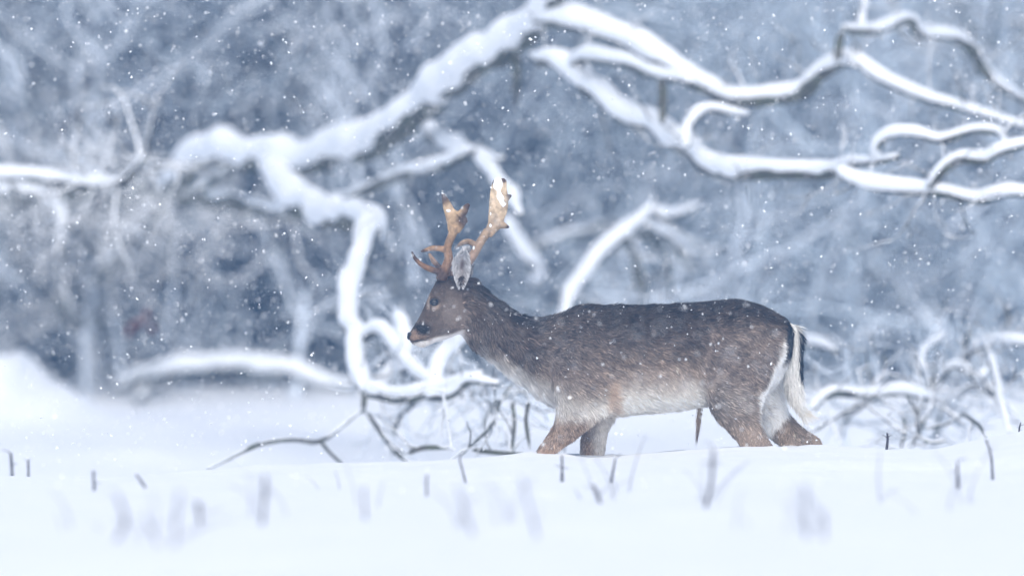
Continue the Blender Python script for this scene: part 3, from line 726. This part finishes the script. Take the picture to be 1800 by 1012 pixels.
lift = np.clip(0.16 + 0.22 * vn(p, 34, 55) + 0.10 * g.normal(size=len(p)), 0.03, 0.6) * (1 - 0.55 * face)
w = 0.0024 * g.uniform(0.7, 1.3, len(p)) * (1 - 0.25 * face)
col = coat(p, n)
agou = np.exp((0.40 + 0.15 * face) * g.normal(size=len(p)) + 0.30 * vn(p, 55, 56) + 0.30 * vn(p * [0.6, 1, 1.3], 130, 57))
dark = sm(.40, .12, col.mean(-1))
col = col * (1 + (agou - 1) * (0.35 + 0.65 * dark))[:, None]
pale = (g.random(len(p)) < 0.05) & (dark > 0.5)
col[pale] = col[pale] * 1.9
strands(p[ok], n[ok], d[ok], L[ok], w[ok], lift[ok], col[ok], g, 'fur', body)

# settled flakes caught in the coat
p, n = sample(body_me, 900, g)
ok = (p[:, 2] > 0.12) & (n[:, 2] > -0.35) & (g.random(len(p)) < 0.25 + 0.5 * np.clip(n[:, 2], 0, 1)); p, n = p[ok], n[ok]
r = 0.0009 + 0.0022 * g.random(len(p)) ** 3
oc = np.array([[1, 0, 0], [-1, 0, 0], [0, 1, 0], [0, -1, 0], [0, 0, 1], [0, 0, -1]], float)
OF = np.array([[0, 2, 4], [2, 1, 4], [1, 3, 4], [3, 0, 4], [2, 0, 5], [1, 2, 5], [3, 1, 5], [0, 3, 5]])
def octas(c, r, g):
    k = len(c); V = c[:, None] + (oc * g.uniform(0.3, 1.7, (k, 6, 1)) + g.normal(size=(k, 6, 3)) * 0.35) * r[:, None, None]
    return V.reshape(-1, 3), (np.arange(k)[:, None, None] * 6 + OF).reshape(-1, 3)
Vs, Fs = octas(p + n * 0.007, r, g)
obj('settled_flakes', mesh('settled_flakes', Vs, Fs), M_FLAKE, body, kind='stuff')

# eyes, nose, ears
for s in (-1, 1):
    Ve, Fe = ellipsoid(ex(763.6, 531, s * .0500), (.0150, .0090, .0090), 24, 16)
    eye = obj('eye', mesh('eye', Ve, Fe), M_EYE, deer)
    # lids: two thin curved rims
    for up in (1, -1):
        a = np.linspace(-1.25, 1.25, 9)
        Cc = ex(763.6, 531, s * .0540) + np.stack([0.0165 * np.sin(a), -s * (0.002 - 0.010 * (1 - np.cos(a))) * -1, (up * 0.0088 + 0.0008) * np.cos(a)], -1)
        Cc[:, 1] = s * (0.0575 - 0.012 * (np.sin(a) ** 2) - 0.002)
        Vt, Ft = tubes(Cc[None], (0.0034 * np.cos(a * 0.9) + 0.0012)[None], 6)
        obj('eyelid', mesh('eyelid', Vt, Ft), M_NOSE, eye)
Vn = [ellipsoid(ex(718.5, 592, 0), (.0070, .017, .0115), 20, 12), ellipsoid(ex(720, 587, -.012), (.009, .009, .008), 14, 10), ellipsoid(ex(720, 587, .012), (.009, .009, .008), 14, 10)]
obj('nose', fuse(Vn, 0.002, 3, 'nose'), M_NOSE, deer)
a = np.linspace(0, 1, 10)      # mouth line along the lip
for s in (-1, 1):
    Cm = P(np.interp(a, [0, .4, 1], [721, 735, 755]), np.interp(a, [0, .4, 1], [601, 598, 597]))
    Cm[:, 1] = s * np.interp(a, [0, .3, 1], [.020, .031, .0375])
    Vt, Ft = tubes(Cm[None], (0.0016 * np.sin(a * math.pi) + 0.0004)[None], 5)
    obj('mouth_line', mesh('mouth_line', Vt, Ft), M_NOSE, deer)

def ear(s, outline, open_dir, name='ear'):
    """cupped leaf: outline rows (left px, right px, py) up the ear"""
    o = cat_rom(np.array(outline, float), 22); m = 15
    t = np.linspace(-1, 1, m)
    Vf = []
    for k, (l, r_, yy) in enumerate(o):
        u = k / 21
        for q in t:
            x = (l + r_) / 2 + (r_ - l) / 2 * q
            cup = 0.030 * (1 - q * q) * math.sin(math.pi * min(1, u * 0.9 + 0.12)) ** 0.8
            e = ex(x, yy - (1 - q * q) * 0 , 0)
            Vf.append([e[0], s * (0.058 + 0.055 * u) + s * 0 - open_dir * (0.012 - 1.5 * cup), e[2]])
    Vf = np.array(Vf); n1 = len(Vf)
    Vb = Vf.copy(); Vb[:, 1] += open_dir * 0.004
    i, j = np.meshgrid(np.arange(21), np.arange(m - 1), indexing='ij'); a = i * m + j
    Q = np.stack([a, a + 1, a + m + 1, a + m], -1).reshape(-1, 4)
    rim = [k * m for k in range(22)] + [21 * m + j for j in range(1, m)] + [k * m + m - 1 for k in range(20, -1, -1)]
    Rm = np.array([[rim[k], rim[k + 1], rim[k + 1] + n1, rim[k] + n1] for k in range(len(rim) - 1)])
    uu = np.repeat(np.linspace(0, 1, 22), m); tt = np.tile(t, 22)
    cf = np.array([.58, .56, .555])[None] * (1 + 0.28 * vn(Vf, 70, 66) + 0.22 * vn(Vf * [1, 1, .4], 190, 67))[:, None]
    core = np.exp(-(((tt - 0.05) / 0.36) ** 2) - ((uu - 0.46) / 0.20) ** 2)[:, None]
    cf = cf * (1 - core) + np.array([.16, .11, .10]) * core
    low = (np.exp(-((tt - 0.25) / 0.5) ** 2) * sm(.42, .12, uu))[:, None] * 0.25
    cf = cf * (1 - low) + np.array([.24, .20, .19]) * low
    cb = np.tile(np.array([.10, .085, .08]), (n1, 1))
    e = obj(name, mesh(name, np.vstack([Vf, Vb]), [np.vstack([Q, Q[:, ::-1] + n1, Rm])], col=np.vstack([cf, cb])), M_COAT, deer)
    gg = np.random.default_rng(9 + int(s)); N = 2200
    k = gg.integers(0, n1, N); pp = Vf[k] + gg.normal(size=(N, 3)) * [.0015, 0, .0015]
    nn = nrm(np.array([0, -open_dir, 0]) + gg.normal(size=(N, 3)) * 0.1)
    edge = np.abs(tt[k]) > 0.7
    dd = np.stack([-tt[k] * 0.5 + gg.normal(size=N) * .3, gg.normal(size=N) * .1, np.full(N, 1.0)], -1)
    inside = (np.exp(-((tt[k] - 0.05) / 0.25) ** 2 - ((uu[k] - 0.55) / 0.12) ** 2) > 0.25)
    cc = cf[k] * gg.uniform(.5, 1.25, (N, 1))
    mk = ~inside & ((np.abs(tt[k]) > 0.5) | (uu[k] < 0.12))
    strands(pp[mk], nn[mk], dd[mk], gg.uniform(.008, .02, mk.sum()), np.full(mk.sum(), .0018), np.full(mk.sum(), .12), cc[mk], gg, 'ear_hair', e)
ear(-1, [(806, 815, 508), (800, 822, 494), (795.5, 827, 476), (797, 827, 462), (803, 825, 451), (812, 820, 443), (815.5, 817.5, 439)], 1.0)
ear(1, [(806, 815, 508), (802, 826, 494), (800, 832, 476), (803, 832, 462), (810, 830, 451), (819, 826, 443), (822.5, 823.5, 439)], -1.0)

# antlers: beam, palm and tines fused to one piece, leaning outward with height
def tine(path, w, ys, m=12):
    a = np.array(path, float); k = len(a)
    row = cat_rom(np.column_stack([a, np.interp(np.linspace(0, 1, k), np.linspace(0, 1, len(w)), w), np.interp(np.linspace(0, 1, k), np.linspace(0, 1, len(ys)), ys)]), k * 6)
    C = np.array([ex(*q) for q in row[:, [0, 1, 3]]]); rad = row[:, 2] * S / 2 * 1.22
    V, F = tubes(C[None], rad[None], m)
    return V, [F, ring_faces(len(C), m)[1]]
def antler(y_of, beam, palm, tines):
    ps = []
    ps.append(tine([q[:2] for q in beam], [q[2] for q in beam], [y_of(q[1]) for q in beam]))
    pl = np.array(palm, float)
    rows = [(q[0] - 1.8, q[1], q[2] + 1.8, q[3], q[4] * S * 1.35, y_of((q[1] + q[3]) / 2)) for q in pl]
    ps.append(pair_loft(rows, m=20))
    for tn in tines: ps.append(tine(tn[0], tn[1], [y_of(q[1]) + o for q, o in zip(tn[0], np.linspace(0, tn[2] if len(tn) > 2 else 0, len(tn[0])))]))
    me = fuse(ps, 0.0022, 3, 'antler')
    v = np.empty(len(me.vertices) * 3, np.float32); me.vertices.foreach_get('co', v); v = v.reshape(-1, 3).astype(float)
    return me, v
near_y = lambda py: -0.026 - 0.075 * np.clip((485 - py) / 140, 0, 1.2) ** 0.9
far_y = lambda py: 0.026 + 0.085 * np.clip((485 - py) / 140, 0, 1.3) ** 0.9
me, v = antler(near_y,
    [(776, 492, 17), (779, 480, 17), (785, 468, 15), (788.5, 456, 13), (788, 446, 12.5), (786.5, 437, 12), (790, 424, 12), (796, 410, 13), (799, 396, 14)],
    [(789, 406, 806, 410, 4.2), (787.5, 394, 815, 398, 4.0), (785, 383, 820, 387, 3.8), (782.5, 373, 817, 380, 3.4), (781, 368, 806, 373, 3.0), (780, 362, 797, 367, 2.6), (779, 353, 792.5, 359, 2.4), (778, 345, 787, 350, 2.0), (777.5, 339, 780, 341, 1.2)],
    [([(808, 380), (815, 372), (820, 364), (825, 359)], [15, 12, 9, 5]), ([(808, 385), (815, 388), (822.5, 390)], [12, 8, 2.5]),
     ([(787, 441), (775, 437), (762, 436), (750, 439), (740, 442)], [10, 9, 8, 6, 2.5], -0.01), ([(778, 480), (766, 476), (752, 471), (740, 464), (730, 454), (724, 442)], [11, 9.5, 8.5, 7, 5.5, 2.5], -0.02)])
def antler_col(v, tipz, dark_t):
    k = sm(0, 1, (v[:, 2] - 0.66) / 0.30)[:, None]
    base = np.array([.22, .125, .075]) * (1 - k) + np.array([.46, .35, .235]) * k
    nz = vn(v, 45, 61)[:, None] * .5 + .5
    c = base * (0.75 + 0.55 * nz)
    gr = (vn(v * [1, 1, .35], 140, 62)[:, None] * .5 + .5)
    c = c * (0.8 + 0.4 * gr)
    pxx, pyy = v[:, 0] / S + 900, YC - v[:, 2] / S
    for (cx, cy, rr) in dark_t:
        mm = (1 - sm(rr * .35, rr, np.hypot(pxx - cx, pyy - cy)))[:, None]; c = c * (1 - mm) + np.array([.075, .045, .035]) * mm
    return np.clip(c, .01, .8)
setcol(me, antler_col(v, 0, [(778, 342, 26), (826, 360, 20), (821, 386, 24), (724, 442, 28), (740, 442, 12), (770, 478, 16), (776, 490, 18)]))
a_ = me.color_attributes['Col']; q_ = np.empty(len(me.vertices) * 4, np.float32); a_.data.foreach_get('color', q_); q_ = q_.reshape(-1, 4); q_[:, :3] *= np.array([1.0, .92, .82]); a_.data.foreach_set('color', q_.ravel())
near_antler = obj('antler', me, M_ANTLER, deer); near_antler['label'] = 'near antler, brown palm with two dark points'
me2, v2 = antler(far_y,
    [(790, 492, 17), (800, 480, 17), (815, 466, 15), (827, 455, 13.5), (836, 441, 13), (843, 428, 13), (850, 417, 13), (858, 406, 14)],
    [(850, 412, 862, 418, 4.2), (855, 402, 872, 407, 4.2), (859, 391, 882, 398, 4.2), (860, 378, 885, 385, 4.0), (861, 365, 890, 372, 3.8), (862, 350, 892, 356, 3.6), (863, 338, 891, 341, 3.4), (865, 328, 889, 329, 3.2), (868, 318, 889, 319, 2.8), (872, 313, 885, 313, 1.6)],
    [([(878, 394), (887, 397), (895, 400)], [13, 9, 3]), ([(884, 352), (892, 347), (899, 343)], [14, 9, 3]), ([(838, 434), (828, 426), (818, 425), (808, 430), (800, 437)], [9, 8.5, 8, 6, 2.5], 0.01),
     ([(790, 484), (778, 474), (768, 466), (760, 456), (754, 446)], [10, 9, 8, 7, 4], 0.03)])
setcol(me2, antler_col(v2, 0, [(899, 343, 12), (895, 400, 8), (800, 437, 12), (868, 318, 10), (886, 316, 8), (772, 470, 14)]))
far_antler = obj('antler', me2, M_ANTLER, deer); far_antler['label'] = 'far antler, pale palm crusted with snow at the top'
# snow crust lodged on the antlers
def crust(parent, me, v, f, name='snow_crust', thick=0.005):
    """skin of snow lifted off the antler where the field f is positive"""
    n_ = np.empty(len(me.vertices) * 3, np.float32); me.vertices.foreach_get('normal', n_); n_ = n_.reshape(-1, 3)
    q = np.array([pl.vertices[:] for pl in me.polygons if len(pl.vertices) == 4])
    q = q[(f[q] > 0).any(1)]
    lift = np.clip(f, -0.3, 1.0) * thick * (1 + 0.5 * vn(v, 150, 73)) - 0.0003
    u, inv = np.unique(q, return_inverse=True)
    obj(name, mesh(name, v[u] + n_[u] * lift[u, None] + np.array([0, 0, 0.001]), inv.reshape(-1, 4)), M_CRUST, parent, kind='stuff')
apx, apy = v2[:, 0] / S + 900, YC - v2[:, 2] / S
nz = vn(v2, 38, 71)
front = v2[:, 1] < far_y(apy)
ctr = np.interp(apy, [312, 325, 345, 362], [876, 874, 879, 884]); wid = np.interp(apy, [312, 330, 350, 365], [9, 11, 9, 5])
fld = np.maximum.reduce([1.0 - np.abs(apx - ctr) / wid - 0.6 * sm(358, 368, apy) * 2 + 0.45 * nz, 0.9 * nz - 0.1 - np.hypot((apx - 862) / 5, (apy - 385) / 18) + 0.8,
                         0.45 - np.hypot((apx - 832) / 5, (apy - 436) / 9) + 0.7 * nz])
crust(far_antler, me2, v2, np.where(front, fld - 0.25, -1) * 1.2, thick=0.0035)
apx, apy = v[:, 0] / S + 900, YC - v[:, 2] / S
crust(near_antler, me, v, np.where(v[:, 1] < near_y(apy), np.maximum(1 - np.hypot((apx - 788) / 5, (apy - 371) / 3), 1 - np.hypot(apx - 778, apy - 338) / 4), -1), thick=0.003)

# tail: core plus long black and white hair
tail_sec = [(1386, 566, 1402, 574, .016, 0), (1387, 590, 1411, 590, .022, 0), (1382, 620, 1411, 620, .024, 0), (1379, 655, 1410, 655, .024, 0), (1382, 690, 1412, 690, .021, 0), (1396, 715, 1414, 718, .011, 0), (1406, 730, 1414, 732, .004, 0)]
tail_me = fuse([pair_loft(tail_sec, m=18)], 0.005, 3, 'tail')
tv = np.empty(len(tail_me.vertices) * 3, np.float32); tail_me.vertices.foreach_get('co', tv); tv = tv.reshape(-1, 3).astype(float)
def tail_col(q):
    qx, qy = q[:, 0] / S + 900, YC - q[:, 2] / S
    blk = sm(-2, 3, qx - np.interp(qy, [560, 580, 610, 650, 668], [1396, 1401.5, 1403.5, 1404.5, 1409])) * sm(672, 655, qy)
    c = np.array([.80, .775, .73])[None] * np.ones((len(q), 1))
    c = c * (1 - (sm(660, 730, qy) * .35 * sm(1404, 1394, qx))[:, None]) + np.array([.62, .50, .33]) * (sm(660, 730, qy) * .35 * sm(1404, 1394, qx))[:, None]
    return c * (1 - blk[:, None]) + np.array([.018, .018, .022]) * blk[:, None]
setcol(tail_me, tail_col(tv))
tail = obj('tail', tail_me, M_COAT, deer)
g = np.random.default_rng(3)
p, n = sample(tail_me, 5200, g)
tx = np.interp(YC - p[:, 2] / S, [570, 600, 650, 690, 730], [.12, -.02, .05, .28, .55])
d = np.stack([tx + .10 * g.normal(size=len(p)), .08 * g.normal(size=len(p)), -np.ones(len(p))], -1)
strands(p, n, d, g.uniform(.03, .065, len(p)), np.full(len(p), .0022), np.clip(.06 + .05 * g.normal(size=len(p)), .0, .2), tail_col(p) * g.uniform(.75, 1.12, (len(p), 1)), g, 'tail_hair', tail, segs=3, curl=.12 * g.normal(size=len(p)))
# wisps at the tail tip
k = 60; p0 = np.tile(ex(1410, 722, 0), (k, 1)) + g.normal(size=(k, 3)) * [.008, .004, .010]
d = np.stack([g.uniform(.35, 1.0, k), .1 * g.normal(size=k), -g.uniform(.25, 1.0, k)], -1)
strands(p0, np.tile([0, -1.0, 0], (k, 1)), d, g.uniform(.03, .075, k), np.full(k, .0014), np.zeros(k), np.tile([.66, .60, .50], (k, 1)), g, 'tail_wisps', tail, segs=3, curl=-.15 * np.ones(k))
# belly tuft
k = 260; u = g.random(k); p0 = np.stack([(1231 - 4 * u - 900) * S + .0045 * g.normal(size=k) * (1.1 - u), .005 * g.normal(size=k), (YC - (712 + 42 * u)) * S], -1)
d = np.stack([-.10 + .05 * g.normal(size=k), .03 * g.normal(size=k), -np.ones(k)], -1)
cc = np.array([.52, .40, .29]) * (1 - u[:, None]) + np.array([.10, .06, .045]) * u[:, None]
strands(p0, np.tile([0, -1.0, 0], (k, 1)), d, .03 + .045 * g.random(k), np.full(k, .0016), np.zeros(k), cc, g, 'belly_tuft', body, segs=2)
# upright mane hairs along nape, withers
k = 1600; bx = g.uniform(828, 1060, k); by = np.interp(bx, TOP[:, 0], TOP[:, 1])
p0 = np.stack([(bx - 900) * S, .022 * g.normal(size=k), (YC - by - 5) * S], -1)
d = np.stack([np.ones(k), .1 * g.normal(size=k), .22 + .25 * vn(p0, 28, 81) - np.interp(bx, [828, 920, 990, 1060], [.75, .45, -.25, .1])], -1)
strands(p0, np.tile([0, -1.0, 0], (k, 1)), d, g.uniform(.02, .036, k), np.full(k, .0020), np.zeros(k), np.array([.060, .050, .048]) * g.uniform(.6, 1.7, (k, 1)), g, 'mane', body, segs=2)

# ------------------------------------------------------------------ stalks and stubs poking out of the snow
def stalk(label, path, w, snowy=0.4, D=None, name='plant_stalk', crossbits=0, seed=0):
    """path from top to base in photo pixels; stands where its base meets the snow"""
    base, Db = on_ground(*path[-1])
    Db = D or min(Db, 38.8)
    a = np.array(path, float); n = max(8, 4 * len(a)); row = cat_rom(a, n)
    C = P(row[:, 0], row[:, 1], Db); C[:, 1] += 0.02 * vn(C * 4 + seed, 2, 91)
    ext = C[-1] + (C[-1] - C[-2]) / np.linalg.norm(C[-1] - C[-2]) * 0.22; C = np.vstack([C, ext])
    wm = w * (1.0 if Db > CD - 0.2 else 0.54) * S * Db / CD / 2; K = len(C)
    rad = wm * np.linspace(0.75, 1.1, K) * (1 + 0.22 * vn(C + seed, 60, 92)); rad[0] *= 0.6
    V1, F1 = tubes(C[None], rad[None], 8)
    t = thing(name, label, 'stalk', tuple(C[-2]), 'stalks poking out of the snow')
    st = obj('stem', mesh('stem', V1, [F1, ring_faces(K, 8)[1]]), M_STALK, t)
    gg = np.random.default_rng(seed + 5)
    for q in range(4 if crossbits else 2):
        kk = gg.integers(1, max(2, int(K * .7))); dd = nrm(np.array([gg.choice([-1, 1]) * gg.uniform(.3, .9), gg.normal() * .3, gg.uniform(.3, 1.0)])); l = wm * gg.uniform(3, 9)
        Cb = np.stack([C[kk] + dd * l * q_ + np.array([0, 0, -.35 * l * q_ * q_]) for q_ in np.linspace(0, 1, 5)]); Vb, Fb = tubes(Cb[None], (wm * .42 * np.linspace(1, .35, 5))[None], 6)
        obj('side_shoot', mesh('side_shoot', Vb, [Fb, ring_faces(5, 6)[1]]), M_STALK, t)
    if snowy > 0:
        hi = int(K * min(snowy, 0.55) * 0.6); hi = max(hi, 3); Cs = C[:hi] + np.array([0, -.5, .25]) * wm
        Vs_, Fs_ = tubes(Cs[None], (rad[:hi] * (0.95 + .35 * vn(Cs + seed, 40, 93)) * np.r_[.5, np.ones(hi - 2), .4])[None], 8)
        obj('snow_cap', mesh('snow_cap', Vs_, [Fs_, ring_faces(hi, 8)[1]]), M_CRUST, st)
stalk('sharp dark knobbly twig standing in the snow right of the deer\'s hind legs', [(1559, 760), (1560, 772), (1558, 792)], 4.2, 0.0, CD - 0.05, 'twig', 1, 1)
stalk('tiny dry seed head at the right edge of the snow crest', [(1794, 742), (1792, 750), (1790, 764)], 2.6, 0.0, CD + 0.1, 'twig', 1, 2)
stalk('bent blurred stalk with a kink, left foreground snow', [(203, 862), (212, 885), (222, 915), (214, 932), (205, 948)], 11, 0.25, None, seed=3, crossbits=1)
stalk('short dark stalk on the snow crest below the sapling', [(163, 822), (165, 840), (166, 862)], 8, 0.2, None, seed=4)
stalk('small stalk near the left edge on the snow crest', [(18, 790), (20, 810), (22, 845)], 5, 0.2, 45.5, seed=5)
stalk('faint little stalk right of the leftmost crest stalk', [(48, 804), (50, 818), (50, 848)], 4, 0.4, 45.0, seed=6)
stalk('stubby dark blurred stump between the bent stalk and the tall two-part stalk', [(348, 876), (350, 895), (352, 921)], 11, 0.25, None, seed=7, crossbits=1)
stalk('tall blurred stalk, pale above and dark at its foot, left foreground', [(465, 812), (466, 850), (464, 885), (460, 922)], 11, 0.45, None, seed=8, crossbits=1)
stalk('thin bent stalk in front of the bramble before the deer\'s chest', [(812, 792), (808, 806), (812, 822), (816, 838)], 6.5, 0.1, None, seed=9)
stalk('short blurred stalk between the deer\'s forelegs and the bramble', [(987, 794), (988, 812), (988, 836)], 8, 0.35, None, seed=10)
stalk('ragged blurred stalk below the deer\'s belly', [(1256, 782), (1252, 815), (1250, 850), (1240, 892)], 12, 0.3, None, seed=11, crossbits=1)
stalk('tall faint stalk below the deer\'s hind legs, left of a shorter one', [(1414, 832), (1417, 880), (1419, 946)], 8, 0.6, None, seed=12)
stalk('short blurred stalk beside the tall faint one below the hind legs', [(1447, 890), (1448, 915), (1448, 946)], 8.5, 0.4, None, seed=13)
stalk('single upright blurred stalk in the right foreground', [(1683, 806), (1683, 830), (1685, 858)], 9, 0.25, None, seed=14)
stalk('bent dark stalk near the right edge, bowing over the crest', [(1732, 766), (1738, 785), (1743, 805), (1745, 836)], 7.5, 0.1, None, seed=15, crossbits=1)
stalk('very faint tall stalk right of the bent one in the left foreground', [(318, 842), (312, 890), (306, 960)], 8, 0.75, None, seed=16)
stalk('faint leaning stalk between the bent stalk and the very faint tall one', [(246, 884), (262, 920), (280, 958)], 7, 0.8, None, seed=17)
stalk('long faint stalk leaning right below the bramble', [(796, 838), (812, 880), (832, 942)], 7, 0.8, None, seed=18)
stalk('faint leaning stalk with a dark knot below the deer\'s near foreleg', [(908, 808), (920, 850), (930, 890), (945, 945)], 7, 0.7, None, seed=19)
stalk('faint stub under the branch fork, below the bowed oak', [(638, 840), (640, 870), (642, 912)], 7, 0.75, None, seed=20)
stalk('faint stub left of the long leaning stalk', [(750, 822), (750, 845), (750, 872)], 7, 0.7, None, seed=21)
stalk('faint small stalk right of the deer\'s forelegs', [(1082, 802), (1080, 815), (1078, 826)], 8, 0.3, None, seed=22)
stalk('forked faint weed in the snow right of the forelegs', [(1040, 842), (1048, 862), (1056, 884)], 9, 0.7, None, seed=23, crossbits=1)
stalk('faint stick lying against the crest right of the short dark stalk', [(236, 830), (246, 842), (256, 857)], 7, 0.5, None, seed=24)

# thin dry grass in loose clumps
g = np.random.default_rng(55); Cg, Rg = [], []
for cx, cy, nb in [(215, 940, 6), (300, 950, 7), (345, 905, 5), (460, 905, 6), (640, 890, 4), (820, 925, 7), (930, 915, 7), (1045, 880, 8), (1090, 872, 6), (1245, 880, 9), (1415, 935, 6), (1450, 925, 5), (1700, 885, 5), (1640, 900, 4), (1330, 930, 4), (120, 930, 4), (560, 860, 4), (1560, 880, 4)]:
    q0, Dq = on_ground(cx, cy)
    for k in range((nb + 1) // 2):
        b0 = np.array(q0) + g.normal(size=3) * [0.035, 0.12, 0]; b0[2] = gz(b0[0], b0[1]) - 0.03
        d = nrm(np.array([g.normal() * 0.35, g.normal() * 0.3, 1.0])); hgt = g.uniform(0.07, 0.24); pts = [b0]
        bend = np.array([g.normal() * 0.12, g.normal() * 0.1, -0.05])
        for q in range(6): d = nrm(d + bend); pts.append(pts[-1] + d * hgt / 6)
        Cg.append(np.array(pts)); Rg.append(np.linspace(1, 0.5, 7) * g.uniform(0.0010, 0.0022))
Vg, Fg = tubes(np.array(Cg), np.array(Rg), 5)
obj('dry_grass', mesh('dry_grass', Vg, Fg), M_STALK, kind='stuff', label='thin dry grass stems in loose clumps poking through the foreground snow', cat='grass')

# ------------------------------------------------------------------ falling snow
g = np.random.default_rng(101)
N = 84000
c = np.stack([g.uniform(-3.0, 3.0, N), g.uniform(-13, 12, N), g.uniform(0, 2.9, N)], -1)
c = c[c[:, 2] > gz(c[:, 0], c[:, 1]) + 0.02]
r = 0.0011 + 0.0036 * g.random(len(c)) ** 4.0
V_, F_ = octas(c, r, g)
obj('falling_snow', mesh('falling_snow', V_, F_, smooth=False), M_FLAKE, kind='stuff', label='fine white snowflakes falling through the whole scene', cat='snowfall')

# ------------------------------------------------------------------ snow-laden air
hx, hy0, hy1, hz0, hz1 = 145.0, -80.0, 175.0, -2.0, 9.5
V = np.array([(x, y, z) for x in (-hx, hx) for y in (hy0, hy1) for z in (hz0, hz1)], float)
F = np.array([[0, 1, 3, 2], [4, 6, 7, 5], [0, 4, 5, 1], [2, 3, 7, 6], [0, 2, 6, 4], [1, 5, 7, 3]])
m = bpy.data.materials.new('snowy_air'); m.use_nodes = True; nt = m.node_tree; nt.nodes.clear()
pv = nt.nodes.new('ShaderNodeVolumePrincipled'); pv.inputs['Color'].default_value = (0.22, 0.53, 1.0, 1)
pv.inputs['Density'].default_value = 0.0022; pv.inputs['Anisotropy'].default_value = 0.0
mo = nt.nodes.new('ShaderNodeOutputMaterial'); nt.links.new(pv.outputs[0], mo.inputs['Volume'])
obj('haze', mesh('haze', V, F, smooth=False), m, kind='stuff', label='thin snowy haze filling the air', cat='haze')
